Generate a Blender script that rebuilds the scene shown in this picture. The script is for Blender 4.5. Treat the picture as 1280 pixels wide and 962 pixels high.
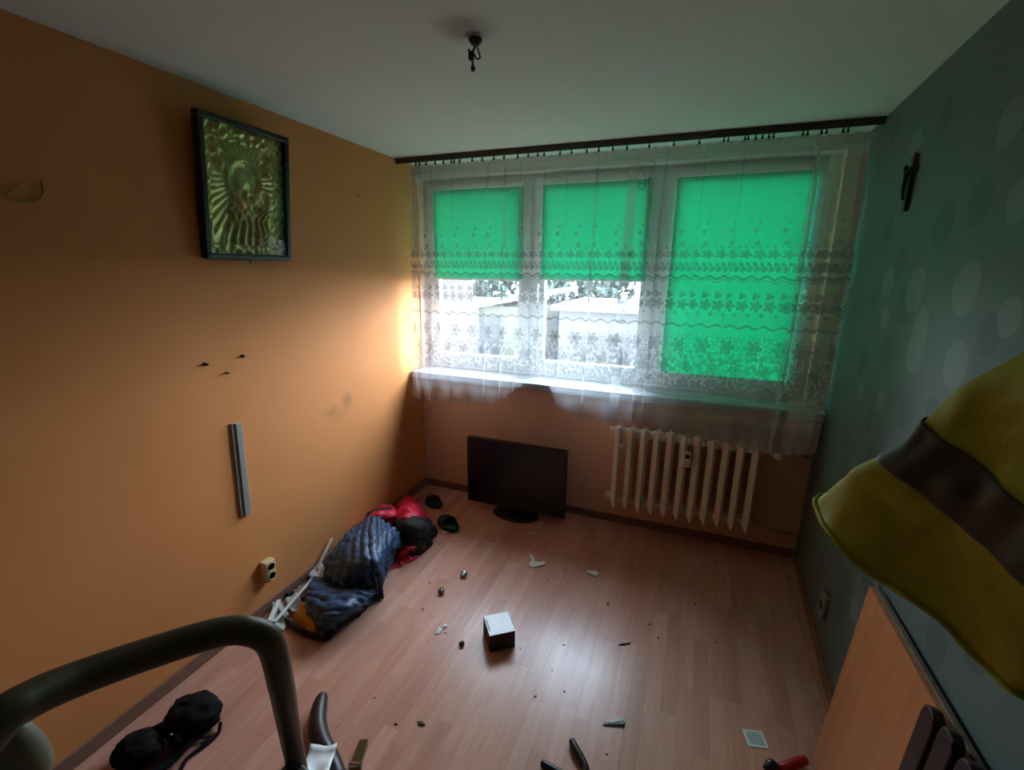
import bpy, bmesh, math, random
import numpy as np
from mathutils import Vector, Matrix, noise

for o in list(bpy.data.objects):
    bpy.data.objects.remove(o)
SC = bpy.context.scene
COL = SC.collection
random.seed(7)
PI = math.pi

# ------------------------------------------------------------------ camera
D, W, SL, SR, H = 3.3055, 2.7437, 0.0119, -0.0442, 2.5     # room: window wall at y=D, slightly skewed side walls
def xl(y): return SL * (D - y)
def xr(y): return W + SR * (D - y)
yaw, pit, rol = -0.3702, -0.2467, 0.0117
fw = Vector((math.sin(yaw) * math.cos(pit), math.cos(yaw) * math.cos(pit), math.sin(pit)))
r0 = Vector((math.cos(yaw), -math.sin(yaw), 0)); u0 = r0.cross(fw)
rt = r0 * math.cos(rol) + u0 * math.sin(rol); up = -r0 * math.sin(rol) + u0 * math.cos(rol)
cam = bpy.data.cameras.new('camera'); camo = bpy.data.objects.new('camera', cam); COL.objects.link(camo)
camo.matrix_world = Matrix(((rt.x, up.x, -fw.x, 1.9808), (rt.y, up.y, -fw.y, 0.195), (rt.z, up.z, -fw.z, 1.7873), (0, 0, 0, 1)))
cam.sensor_width = 36; cam.lens = 576.73 / 1280 * 36; cam.clip_start = 0.02; cam.clip_end = 300
SC.camera = camo

# ------------------------------------------------------------------ sky, portal, exposure
SC.view_settings.view_transform = 'Standard'; SC.view_settings.look = 'None'
SC.view_settings.gamma = 1.0; SC.view_settings.use_curve_mapping = False
SC.view_settings.exposure = 0.0
SC.cycles.transparent_max_bounces = 32
SC.cycles.max_bounces = 14; SC.cycles.diffuse_bounces = 8
SC.cycles.sample_clamp_indirect = 5.0
SKY = 54.0
wd = bpy.data.worlds.new('sky'); SC.world = wd; wd.use_nodes = True
nt = wd.node_tree; nt.nodes.clear()
tc = nt.nodes.new('ShaderNodeTexCoord'); sp = nt.nodes.new('ShaderNodeSeparateXYZ'); cr = nt.nodes.new('ShaderNodeValToRGB')
bg = nt.nodes.new('ShaderNodeBackground'); ow = nt.nodes.new('ShaderNodeOutputWorld')
nt.links.new(tc.outputs['Generated'], sp.inputs[0]); nt.links.new(sp.outputs['Z'], cr.inputs[0])
cr.color_ramp.elements[0].position = 0.0; cr.color_ramp.elements[0].color = (0.84, 0.92, 1.0, 1)
cr.color_ramp.elements[1].position = 0.8; cr.color_ramp.elements[1].color = (0.62, 0.79, 1.0, 1)
nt.links.new(cr.outputs[0], bg.inputs[0]); bg.inputs[1].default_value = SKY; nt.links.new(bg.outputs[0], ow.inputs[0])
pl = bpy.data.lights.new('window_portal', 'AREA'); pl.shape = 'RECTANGLE'; pl.size = 2.6; pl.size_y = 1.45
pl.cycles.is_portal = True
plo = bpy.data.objects.new('window_portal', pl); COL.objects.link(plo)
plo.location = (1.34, 3.60, 1.72); plo.rotation_euler = (PI / 2, 0, PI)      # faces -y, into the room
plo.rotation_euler = Vector((0, -1, 0)).to_track_quat('-Z', 'Y').to_euler()

# ------------------------------------------------------------------ helpers
def lin(h):
    h = h.lstrip('#'); out = []
    for i in (0, 2, 4):
        c = int(h[i:i + 2], 16) / 255
        out.append(c / 12.92 if c <= 0.04045 else ((c + 0.055) / 1.055) ** 2.4)
    return (*out, 1)

class NG:
    def __init__(s, name):
        s.m = bpy.data.materials.new(name); s.m.use_nodes = True; s.t = s.m.node_tree; s.t.nodes.clear()
        s.out = s.t.nodes.new('ShaderNodeOutputMaterial')
    def n(s, ty, **kw):
        nd = s.t.nodes.new(ty)
        for k, v in kw.items(): setattr(nd, k, v)
        return nd
    def put(s, sock, v):
        if hasattr(v, 'is_linked'): s.t.links.new(v, sock)
        else: sock.default_value = v
    def mth(s, op, a, b=0.0, c=None):
        nd = s.n('ShaderNodeMath', operation=op); s.put(nd.inputs[0], a); s.put(nd.inputs[1], b)
        if c is not None: s.put(nd.inputs[2], c)
        return nd.outputs[0]
    def add(s, a, b): return s.mth('ADD', a, b)
    def sub(s, a, b): return s.mth('SUBTRACT', a, b)
    def mul(s, a, b): return s.mth('MULTIPLY', a, b)
    def mx(s, a, b): return s.mth('MAXIMUM', a, b)
    def mn(s, a, b): return s.mth('MINIMUM', a, b)
    def ss(s, v, lo, hi, a=0.0, b=1.0):
        nd = s.n('ShaderNodeMapRange', interpolation_type='SMOOTHSTEP', clamp=True); s.put(nd.inputs[0], v)
        nd.inputs[1].default_value = lo; nd.inputs[2].default_value = hi; nd.inputs[3].default_value = a; nd.inputs[4].default_value = b
        return nd.outputs[0]
    def band(s, v, lo, hi, e=0.004):
        return s.mul(s.ss(v, lo - e, lo + e), s.ss(v, hi - e, hi + e, 1.0, 0.0))
    def mix(s, f, a, b):
        nd = s.n('ShaderNodeMix', data_type='RGBA'); s.put(nd.inputs[0], f); s.put(nd.inputs[6], a); s.put(nd.inputs[7], b)
        return nd.outputs[2]
    def pos(s): return s.n('ShaderNodeNewGeometry').outputs['Position']
    def sep(s, v):
        nd = s.n('ShaderNodeSeparateXYZ'); s.t.links.new(v, nd.inputs[0]); return nd.outputs
    def comb(s, x=0.0, y=0.0, z=0.0):
        nd = s.n('ShaderNodeCombineXYZ')
        for i, v in enumerate((x, y, z)): s.put(nd.inputs[i], v)
        return nd.outputs[0]
    def noise(s, vec, scale, detail=3, rough=0.55):
        nd = s.n('ShaderNodeTexNoise'); s.put(nd.inputs['Vector'], vec); nd.inputs['Scale'].default_value = scale
        nd.inputs['Detail'].default_value = detail; nd.inputs['Roughness'].default_value = rough
        return nd.outputs[0]
    def bsdf(s, col, rough=0.5, metal=0.0, spec=0.5, bump=None, bs=0.3, bd=0.005):
        b = s.n('ShaderNodeBsdfPrincipled'); s.put(b.inputs['Base Color'], col); s.put(b.inputs['Roughness'], rough)
        b.inputs['Metallic'].default_value = metal; b.inputs['Specular IOR Level'].default_value = spec
        if bump is not None:
            bn = s.n('ShaderNodeBump'); bn.inputs['Strength'].default_value = bs; bn.inputs['Distance'].default_value = bd
            s.put(bn.inputs['Height'], bump); s.t.links.new(bn.outputs[0], b.inputs['Normal'])
        s.t.links.new(b.outputs[0], s.out.inputs[0]); return b

def simple(name, hexc, rough=0.5, metal=0.0, var=0.12, scale=14, spec=0.5, bump=0.0):
    g = NG(name); c = lin(hexc); tcn = g.n('ShaderNodeTexCoord').outputs['Object']
    nz = g.noise(tcn, scale, 4)
    dark = tuple(x * (1 - var) for x in c[:3]) + (1,); lite = tuple(min(1, x * (1 + var)) for x in c[:3]) + (1,)
    g.bsdf(g.mix(nz, dark, lite), rough, metal, spec, nz if bump else None, bump)
    return g.m

class MB:
    """collects geometry in world coordinates; build() links it as one mesh object"""
    def __init__(s): s.v = []; s.f = []; s.uv = None
    def vf(s, v, f):
        n = len(s.v); s.v += [tuple(p) for p in v]; s.f += [tuple(i + n for i in q) for q in f]; return s
    def hexa(s, p):
        return s.vf(p, [(0, 3, 2, 1), (4, 5, 6, 7), (0, 1, 5, 4), (1, 2, 6, 5), (2, 3, 7, 6), (3, 0, 4, 7)])
    def box(s, x0, x1, y0, y1, z0, z1, M=None):
        p = [Vector(q) for q in ((x0, y0, z0), (x1, y0, z0), (x1, y1, z0), (x0, y1, z0), (x0, y0, z1), (x1, y0, z1), (x1, y1, z1), (x0, y1, z1))]
        if M is not None: p = [M @ q for q in p]
        return s.hexa(p)
    def tube(s, pts, r, seg=10, sub=0, closed=False, flat=1.0):
        pts = [Vector(p) for p in pts]; n0 = len(pts)
        rs = list(r) if hasattr(r, '__len__') else [r] * n0
        if sub: pts, rs = smooth(pts, rs, sub)
        n = len(pts); ring = []; prev = None
        for i, p in enumerate(pts):
            t = (pts[min(i + 1, n - 1)] - pts[max(i - 1, 0)]).normalized()
            if prev is None:
                a = Vector((0, 0, 1)) if abs(t.z) < 0.9 else Vector((1, 0, 0))
                nx = t.cross(a).normalized()
            else:
                nx = (prev - t * prev.dot(t)).normalized()
            prev = nx; ny = t.cross(nx)
            ring.append([p + (nx * math.cos(2 * PI * k / seg) + ny * flat * math.sin(2 * PI * k / seg)) * rs[i] for k in range(seg)])
        v = [q for rg in ring for q in rg]; f = []
        for i in range(n - 1):
            for k in range(seg):
                a = i * seg + k; b = i * seg + (k + 1) % seg
                f.append((a, b, b + seg, a + seg))
        f.append(tuple(range(seg - 1, -1, -1))); f.append(tuple((n - 1) * seg + k for k in range(seg)))
        return s.vf(v, f)
    def lathe(s, prof, c, axis='z', seg=20):
        v = []; f = []; n = len(prof)
        for (r, h) in prof:
            for k in range(seg):
                a = 2 * PI * k / seg
                q = (r * math.cos(a), r * math.sin(a), h)
                if axis == 'x': q = (q[2], q[0], q[1])
                if axis == 'y': q = (q[0], q[2], q[1])
                v.append((c[0] + q[0], c[1] + q[1], c[2] + q[2]))
        for i in range(n - 1):
            for k in range(seg):
                a = i * seg + k; b = i * seg + (k + 1) % seg
                f.append((a, b, b + seg, a + seg))
        f.append(tuple(range(seg - 1, -1, -1))); f.append(tuple((n - 1) * seg + k for k in range(seg)))
        return s.vf(v, f)
    def grid(s, P):
        nu, nv = len(P), len(P[0]); v = [tuple(p) for row in P for p in row]
        f = [(i * nv + j, i * nv + j + 1, (i + 1) * nv + j + 1, (i + 1) * nv + j) for i in range(nu - 1) for j in range(nv - 1)]
        return s.vf(v, f)
    def prism(s, poly, z0, z1, fn=None):
        n = len(poly); fn = fn or (lambda x, y, z: (x, y, z))
        v = [fn(x, y, z0) for x, y in poly] + [fn(x, y, z1) for x, y in poly]
        f = [tuple(range(n - 1, -1, -1)), tuple(range(n, 2 * n))] + [(i, (i + 1) % n, n + (i + 1) % n, n + i) for i in range(n)]
        return s.vf(v, f)
    def build(s, name, mat, parent=None, smooth_=False, bevel=0, solid=0, subsurf=0, weld=False, seg=2):
        base = Vector(parent['_base']) if parent is not None else Vector((0, 0, 0))
        me = bpy.data.meshes.new(name)
        me.from_pydata([tuple(Vector(p)) for p in s.v], [], s.f)
        bm = bmesh.new(); bm.from_mesh(me)
        if weld: bmesh.ops.remove_doubles(bm, verts=bm.verts, dist=1e-5)
        bmesh.ops.recalc_face_normals(bm, faces=bm.faces); bm.to_mesh(me); bm.free()
        if s.uv is not None:
            ul = me.uv_layers.new(name='UVMap')
            vi = np.empty(len(me.loops), dtype=np.int32); me.loops.foreach_get('vertex_index', vi)
            ul.data.foreach_set('uv', np.asarray(s.uv, dtype=np.float32)[vi].ravel())
        me.materials.append(mat)
        if smooth_: me.polygons.foreach_set('use_smooth', [True] * len(me.polygons))
        o = bpy.data.objects.new(name, me); COL.objects.link(o)
        if parent is not None:
            o.parent = parent; o.matrix_parent_inverse = Matrix.Translation(-base) if parent.type == 'EMPTY' else Matrix.Identity(4); o['_base'] = (0, 0, 0)
        else: o['_base'] = (0, 0, 0)
        if subsurf:
            m = o.modifiers.new('s', 'SUBSURF'); m.levels = subsurf; m.render_levels = subsurf
        if solid:
            m = o.modifiers.new('t', 'SOLIDIFY'); m.thickness = solid; m.offset = 0
        if bevel:
            m = o.modifiers.new('b', 'BEVEL'); m.width = bevel; m.segments = seg; m.limit_method = 'ANGLE'
        return o

def smooth(pts, rs, sub):
    n = len(pts); P = []; R = []
    for i in range(n - 1):
        a, b, c, d = pts[max(i - 1, 0)], pts[i], pts[i + 1], pts[min(i + 2, n - 1)]
        for k in range(sub):
            t = k / sub
            P.append(0.5 * ((2 * b) + (c - a) * t + (2 * a - 5 * b + 4 * c - d) * t * t + (-a + 3 * b - 3 * c + d) * t ** 3))
            R.append(rs[i] * (1 - t) + rs[i + 1] * t)
    P.append(pts[-1]); R.append(rs[-1]); return P, R

def patch(ctrl, nu, nv):
    """Catmull-Rom surface through a control grid of points"""
    rows = []
    for row in ctrl:
        q, _ = smooth([Vector(p) for p in row], [0] * len(row), 24)
        rows.append([q[round(j * (len(q) - 1) / (nv - 1))] for j in range(nv)])
    cols = []
    for j in range(nv):
        q, _ = smooth([rows[i][j] for i in range(len(rows))], [0] * len(rows), 24)
        cols.append([q[round(i * (len(q) - 1) / (nu - 1))] for i in range(nu)])
    return [[cols[j][i] for j in range(nv)] for i in range(nu)]

def cloth(ctrl, nu, nv, disp, xmin=None):
    P = patch(ctrl, nu, nv); Q = []
    for i in range(nu):
        row = []
        for j in range(nv):
            a = P[min(i + 1, nu - 1)][j] - P[max(i - 1, 0)][j]; b = P[i][min(j + 1, nv - 1)] - P[i][max(j - 1, 0)]
            n = a.cross(b)
            n = n.normalized() if n.length > 1e-9 else Vector((0, 0, 1))
            if n.z < 0: n = -n
            p = P[i][j] + n * disp(i / (nu - 1), j / (nv - 1), P[i][j])
            p.z = max(p.z, 0.006)
            if xmin is not None: p.x = max(p.x, xl(p.y) + 0.012)
            row.append(p)
        Q.append(row)
    return Q

def thing(name, label, cat, loc=(0, 0, 0), group=None, kind=None):
    o = bpy.data.objects.new(name, None); COL.objects.link(o); o.location = loc; o['_base'] = tuple(loc)
    o.empty_display_size = 0.05
    return tag(o, label, cat, group, kind)
def tag(o, label=None, cat=None, group=None, kind=None):
    if label: o['label'] = label
    if cat: o['category'] = cat
    if group: o['group'] = group
    if kind: o['kind'] = kind
    return o
def struct(o, label, cat): return tag(o, label, cat, None, 'structure')

# ------------------------------------------------------------------ materials
def mat_left_wall():
    g = NG('orange_wall_paint'); p = g.pos(); x, y, z = g.sep(p)
    nz = g.noise(p, 2.2, 5, 0.6); fine = g.noise(p, 90, 3)
    c = g.mix(nz, lin('cc844b'), lin('d9925b'))
    st = None                                     # rubbed grey smudges on the paint
    for (sy, sz, ry, rz, a) in ((2.42, 0.975, 0.075, 0.065, 0.45), (2.28, 0.94, 0.09, 0.05, 0.35), (2.33, 0.9, 0.1, 0.05, 0.2)):
        dy = g.mth('DIVIDE', g.sub(y, sy), ry); dz = g.mth('DIVIDE', g.sub(z, sz), rz)
        d = g.mth('SQRT', g.add(g.mul(dy, dy), g.mul(dz, dz)))
        d = g.add(d, g.mul(g.sub(g.noise(p, 14, 3), 0.5), 0.8))
        v = g.mul(g.ss(d, 0.1, 1.1, 1.0, 0.0), a)
        st = v if st is None else g.mx(st, v)
    c = g.mix(st, c, lin('6b5238'))
    g.bsdf(c, 0.72, 0, 0.25, fine, 0.12, 0.002); return g.m

def mat_back_wall():
    g = NG('terracotta_wall_paint'); p = g.pos(); x, y, z = g.sep(p)
    nz = g.noise(p, 2.5, 5, 0.6); fine = g.noise(p, 90, 3)
    c = g.mix(nz, lin('deae8e'), lin('e4b798'))
    c = g.mix(g.ss(z, 2.385, 2.392), c, lin('d8d8d0'))     # lintel painted with the ceiling
    g.bsdf(c, 0.72, 0, 0.25, fine, 0.12, 0.002); return g.m

DOTS = [('l', 2.25, 1.73, 0.081), ('l', 2.56, 1.75, 0.063), ('l', 2.13, 1.61, 0.065), ('d', 2.46, 1.82, 0.066), ('d', 2.7, 1.68, 0.06), ('l', 2.51, 1.61, 0.049), ('d', 2.31, 1.68, 0.083), ('l', 1.88, 1.75, 0.077), ('l', 1.83, 1.54, 0.071), ('l', 2.13, 1.53, 0.075), ('d', 2.41, 1.48, 0.07), ('d', 2.69, 1.39, 0.065), ('l', 2.64, 1.27, 0.044), ('l', 2.36, 1.3, 0.045), ('d', 2.1, 1.33, 0.064), ('d', 1.9, 1.38, 0.045), ('d', 2.45, 1.2, 0.049), ('d', 2.7, 1.02, 0.051), ('d', 2.33, 1.09, 0.04), ('l', 2.52, 0.96, 0.041), ('d', 2.46, 0.54, 0.049), ('d', 2.72, 0.37, 0.042), ('d', 2.33, 0.37, 0.066), ('l', 2.15, 0.49, 0.047), ('d', 2.09, 0.67, 0.07), ('d', 1.56, 0.84, 0.06), ('l', 1.63, 1.69, 0.05), ('d', 1.7, 1.64, 0.055), ('d', 2.13, 1.94, 0.076), ('d', 1.92, 1.98, 0.071), ('l', 1.86, 2.16, 0.06), ('l', 2.57, 2.27, 0.052), ('d', 2.88, 2.4, 0.065), ('l', 1.72, 1.96, 0.057), ('d', 2.7, 1.96, 0.068), ('d', 2.32, 2.29, 0.063), ('d', 2.55, 0.74, 0.05), ('l', 2.3, 0.8, 0.05), ('d', 1.3, 1.2, 0.07), ('l', 1.45, 2.1, 0.07), ('d', 1.2, 1.8, 0.07), ('l', 1.0, 1.5, 0.07), ('d', 0.7, 2.0, 0.07), ('l', 1.75, 0.6, 0.05), ('d', 1.4, 0.95, 0.05), ('l', 0.4, 1.2, 0.07)]
def mat_right_wall():
    g = NG('teal_dotted_wallpaper'); p = g.pos(); x, y, z = g.sep(p); v = g.comb(y, z, 0.0)
    nz = g.noise(p, 3.0, 4); fine = g.noise(p, 160, 2)
    li = dk = None
    for k, py, pz, r in DOTS:
        nd = g.n('ShaderNodeVectorMath', operation='DISTANCE'); g.t.links.new(v, nd.inputs[0]); nd.inputs[1].default_value = (py, pz, 0)
        s = g.ss(nd.outputs['Value'], r * 0.93, r * 1.05, 1.0, 0.0)
        if k == 'l': li = s if li is None else g.mx(li, s)
        else: dk = s if dk is None else g.mx(dk, s)
    seam = None
    for sy in (2.02, 1.49, 2.55, 0.96):
        s = g.ss(g.mth('ABSOLUTE', g.sub(y, sy)), 0.001, 0.004, 0.35, 0.0); seam = s if seam is None else g.mx(seam, s)
    c = g.mix(nz, lin('566764'), lin('60716f'))
    c = g.mix(g.mul(dk, 0.75), c, lin('4c5b5b')); c = g.mix(g.mul(li, 0.52), c, lin('7c8d8a'))
    c = g.mix(seam, c, lin('46524f'))
    g.bsdf(c, 0.55, 0, 0.3, fine, 0.15, 0.001); return g.m

def mat_ceiling():
    g = NG('ceiling_whitewash'); p = g.pos(); x, y, z = g.sep(p)
    nz = g.noise(p, 1.6, 4); fine = g.noise(p, 60, 3)
    c = g.mix(nz, lin('d2e2de'), lin('dcebe6'))
    d = None
    for (cx, cy, r, a) in ((1.248, 1.712, 0.055, 0.8), (1.236, 1.66, 0.13, 0.45)):     # soot round the cable hole
        dx = g.sub(x, cx); dy = g.sub(y, cy); dd = g.mth('SQRT', g.add(g.mul(dx, dx), g.mul(dy, dy)))
        dd = g.add(dd, g.mul(g.sub(g.noise(p, 18, 3), 0.5), r * 0.6))
        s = g.mul(g.ss(dd, r * 0.15, r, 1.0, 0.0), a); d = s if d is None else g.mx(d, s)
    c = g.mix(d, c, lin('2a2724'))
    g.bsdf(c, 0.85, 0, 0.2, fine, 0.1, 0.002); return g.m

def mat_floor():
    g = NG('beech_laminate'); p = g.pos(); x, y, z = g.sep(p)
    sx = g.mth('DIVIDE', g.sub(x, 1.693), 0.06433); si = g.mth('FLOOR', sx)
    wn = g.n('ShaderNodeTexWhiteNoise', noise_dimensions='1D'); g.put(wn.inputs['W'], si)
    yo = g.add(g.mth('DIVIDE', y, 0.62), g.mul(wn.outputs['Value'], 7.3)); yi = g.mth('FLOOR', yo)
    w2 = g.n('ShaderNodeTexWhiteNoise', noise_dimensions='2D'); g.put(w2.inputs['Vector'], g.comb(si, yi, 0.0))
    rnd = w2.outputs['Value']
    grain = g.noise(g.comb(g.mul(x, 34.0), g.mul(y, 2.4), g.mul(rnd, 40.0)), 1.6, 6, 0.62)
    flame = g.noise(g.comb(g.mul(x, 9.0), g.mul(y, 0.9), g.mul(rnd, 17.0)), 1.5, 3, 0.5)
    c = g.mix(rnd, lin('bd8370'), lin('d39d89'))
    c = g.mix(g.mul(g.ss(grain, 0.35, 0.75), 0.4), c, lin('a06f58'))
    c = g.mix(g.mul(g.ss(flame, 0.4, 0.7), 0.25), c, lin('dbb299'))
    fx = g.mth('FRACT', sx); fy = g.mth('FRACT', yo)
    ed = g.mx(g.ss(g.mth('ABSOLUTE', g.sub(fx, 0.5)), 0.485, 0.5), g.ss(g.mth('ABSOLUTE', g.sub(fy, 0.5)), 0.4965, 0.5))
    c = g.mix(g.mul(ed, 0.14), c, lin('6d4431'))
    dust = g.noise(p, 7, 5, 0.7)
    c = g.mix(g.mul(g.ss(dust, 0.55, 0.8), 0.22), c, lin('8d8078'))
    scuff = g.noise(g.comb(g.mul(x, 3.0), g.mul(y, 3.0), 0.0), 3, 5, 0.65)
    ro = g.add(0.235, g.mul(scuff, 0.12))
    g.bsdf(c, ro, 0, 0.5, grain, 0.06, 0.001); return g.m

def mat_curtain():
    g = NG('white_net_lace'); uvn = g.n('ShaderNodeUVMap'); uvn.uv_map = 'UVMap'; u, v, _ = g.sep(uvn.outputs[0])
    def cell(pitch, off=0.0):
        return g.sub(g.mth('FRACT', g.add(g.mth('DIVIDE', u, pitch), off)), 0.5)
    def flower(pitch, vc, R, off=0.0, pet=5, sx=1.0):
        a = g.mul(cell(pitch, off), pitch * sx); b = g.sub(v, vc)
        r = g.mth('SQRT', g.add(g.mul(a, a), g.mul(b, b))); th = g.mth('ARCTAN2', b, a)
        lim = g.add(R * 0.78, g.mul(g.mth('COSINE', g.mul(th, float(pet))), R * 0.22)); q = g.mth('DIVIDE', r, lim)
        body = g.ss(q, 0.9, 1.05, 1.0, 0.0)
        ring = g.ss(g.mth('ABSOLUTE', g.sub(q, 0.55)), 0.08, 0.2, 0.0, 1.0)
        return g.mul(body, g.add(0.35, g.mul(ring, 0.65)))
    def wave(vc, pitch, amp, wd):
        s = g.mul(g.mth('SINE', g.mul(u, 2 * PI / pitch)), amp); return g.ss(g.mth('ABSOLUTE', g.sub(g.sub(v, vc), s)), wd * 0.6, wd * 1.3, 1.0, 0.0)
    vo = g.n('ShaderNodeTexVoronoi', feature='DISTANCE_TO_EDGE', voronoi_dimensions='2D'); g.put(vo.inputs['Vector'], g.comb(u, v, 0.0)); vo.inputs['Scale'].default_value = 48
    vein = g.ss(vo.outputs['Distance'], 0.05, 0.12, 1.0, 0.0)
    v2 = g.n('ShaderNodeTexVoronoi', feature='F1', voronoi_dimensions='2D'); g.put(v2.inputs['Vector'], g.comb(g.mul(u, 1.0), g.mul(v, 0.8), 0.0)); v2.inputs['Scale'].default_value = 42
    leaf = g.ss(v2.outputs['Distance'], 0.36, 0.46, 1.0, 0.0)
    P = []
    P.append(g.mul(wave(1.752, 0.075, 0.008, 0.006), 1.0)); P.append(g.mul(wave(1.482, 0.085, 0.008, 0.005), 0.9))
    P.append(g.mul(wave(1.735, 0.075, 0.008, 0.003), 0.6))
    P.append(flower(0.068, 1.60, 0.034)); P.append(g.mul(flower(0.068, 1.655, 0.022, 0.1, 3), 0.9)); P.append(g.mul(flower(0.068, 1.55, 0.014, 0.5, 4), 0.5))
    P.append(flower(0.14, 1.365, 0.048, 0.2, 6)); P.append(flower(0.14, 1.235, 0.036, 0.7, 5))
    P.append(g.mul(flower(0.068, 1.878, 0.026, 0.25, 5, 0.8), 0.9)); P.append(g.mul(wave(1.868, 0.1, 0.001, 0.003), 0.5))
    P.append(g.mul(g.mul(flower(0.034, 1.80, 0.02, 0.0, 3), g.band(v, 1.765, 1.84)), 0.9)); P.append(g.mul(flower(0.034, 1.825, 0.014, 0.5, 3), 0.8))
    P.append(g.mul(flower(0.136, 1.935, 0.018, 0.0, 4), 0.5)); P.append(g.mul(flower(0.136, 2.0, 0.016, 0.1, 4), 0.45)); P.append(g.mul(flower(0.136, 2.04, 0.012, 0.0, 4), 0.35))
    P.append(g.mul(flower(0.034, 1.915, 0.008, 0.0, 4), 0.5))
    P.append(g.mul(g.mul(leaf, g.band(v, 1.12, 1.32, 0.02)), 0.75)); P.append(g.mul(g.mul(vein, g.band(v, 1.10, 1.42, 0.02)), 0.45))
    for k in range(4): P.append(g.mul(wave(0.878 - 0.017 * k, 0.07, 0.006, 0.004), 0.6))
    for k in range(5): P.append(g.mul(wave(1.0 + 0.028 * k, 0.3, 0.002, 0.004), 0.22))
    P.append(g.mul(g.band(v, 2.395, 2.46), 0.3))
    pat = P[0]
    for q in P[1:]: pat = g.mx(pat, q)
    th = g.noise(g.comb(g.mul(u, 160.0), g.mul(v, 3.0), 0.0), 1.0, 2)
    op = g.add(g.add(CUR_BASE - 0.015, g.mul(th, 0.03)), g.add(g.mul(g.mul(pat, 0.46), g.ss(g.noise(g.comb(u, v, 0.0), 150.0, 2), 0.30, 0.62, 0.35, 1.0)), g.ss(v, 0.93, 1.0, 0.18, 0.0)))
    tr = g.n('ShaderNodeBsdfTransparent'); df = g.n('ShaderNodeBsdfDiffuse'); tl = g.n('ShaderNodeBsdfTranslucent')
    g.put(df.inputs[0], g.mix(pat, lin('e9edf0'), lin('8f9592'))); tl.inputs[0].default_value = lin('e4e9ee')
    m1 = g.n('ShaderNodeMixShader'); g.put(m1.inputs[0], g.add(g.sub(0.165, g.mul(pat, 0.15)), g.ss(v, 0.90, 0.98, 0.36, 0.0))); g.t.links.new(df.outputs[0], m1.inputs[1]); g.t.links.new(tl.outputs[0], m1.inputs[2])
    m2 = g.n('ShaderNodeMixShader'); g.put(m2.inputs[0], op); g.t.links.new(tr.outputs[0], m2.inputs[1]); g.t.links.new(m1.outputs[0], m2.inputs[2])
    g.t.links.new(m2.outputs[0], g.out.inputs[0]); return g.m
CUR_BASE = 0.27

def mat_blind():
    g = NG('green_blind_fabric'); p = g.pos(); nz = g.noise(p, 5, 4); x, y, z = g.sep(p)
    wv = g.noise(g.comb(g.mul(x, 500.0), 0.0, g.mul(z, 500.0)), 1.0, 1)
    c = g.mix(nz, lin('1cc49e'), lin('24cda8')); c = g.mix(g.mul(wv, 0.15), c, lin('12a580'))
    df = g.n('ShaderNodeBsdfDiffuse'); tl = g.n('ShaderNodeBsdfTranslucent'); g.put(df.inputs[0], c); g.put(tl.inputs[0], c)
    m1 = g.n('ShaderNodeMixShader'); m1.inputs[0].default_value = 0.27; g.t.links.new(df.outputs[0], m1.inputs[1]); g.t.links.new(tl.outputs[0], m1.inputs[2])
    g.t.links.new(m1.outputs[0], g.out.inputs[0]); return g.m

def mat_glass(name, tint=(0.975, 0.985, 0.985, 1), gl=0.5):
    g = NG(name); tr = g.n('ShaderNodeBsdfTransparent'); tr.inputs[0].default_value = tint
    gy = g.n('ShaderNodeBsdfGlossy'); gy.inputs['Roughness'].default_value = 0.02
    fr = g.n('ShaderNodeLayerWeight'); fr.inputs[0].default_value = 0.5; m = g.n('ShaderNodeMixShader')
    g.t.links.new(g.mul(g.add(g.mul(g.mth('POWER', fr.outputs['Facing'], 5.0), 0.9), 0.04), gl * 2), m.inputs[0]); g.t.links.new(tr.outputs[0], m.inputs[1]); g.t.links.new(gy.outputs[0], m.inputs[2])
    g.t.links.new(m.outputs[0], g.out.inputs[0]); return g.m

def mat_quilt(name, a, b, rough=0.38):
    g = NG(name); tcn = g.n('ShaderNodeTexCoord').outputs['Object']; nz = g.noise(tcn, 30, 4); w = g.noise(tcn, 85, 4, 0.65)
    g.bsdf(g.mix(nz, lin(a), lin(b)), rough, 0, 0.5, w, 0.55, 0.004); return g.m

def mat_card():
    g = NG('printed_card'); tcn = g.n('ShaderNodeTexCoord').outputs['Object']; x, y, z = g.sep(tcn)
    ln = g.mth('FRACT', g.mul(y, 110.0)); line = g.ss(g.mth('ABSOLUTE', g.sub(ln, 0.5)), 0.18, 0.26, 1.0, 0.0)
    w = g.noise(g.comb(g.mul(x, 160.0), g.mul(g.mth('FLOOR', g.mul(y, 110.0)), 7.0), 0.0), 1.0, 1)
    ink = g.mul(line, g.ss(w, 0.40, 0.46))
    inx = g.mul(g.band(x, -0.028, 0.030), g.band(y, -0.028, 0.026)); ink = g.mul(ink, inx)
    blk = g.mul(inx, 0.35)
    c = g.mix(blk, lin('dfe8e4'), lin('8fb7b0')); c = g.mix(g.mul(ink, 0.8), c, lin('3c5c58'))
    g.bsdf(c, 0.5); return g.m

def mat_wood(name, a, b, scale=1.0, rough=0.5, vert=True):
    g = NG(name); p = g.pos(); x, y, z = g.sep(p)
    gr = g.noise(g.comb(g.mul(y, 26.0 * scale), g.mul(z, 1.6 * scale), g.mul(x, 10.0)), 1.0, 5, 0.6) if vert else g.noise(g.comb(g.mul(x, 26.0 * scale), g.mul(y, 1.6 * scale), g.mul(z, 10.0)), 1.0, 5, 0.6)
    g.bsdf(g.mix(g.ss(gr, 0.3, 0.7), lin(a), lin(b)), rough, 0, 0.4, gr, 0.08, 0.001); return g.m

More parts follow.
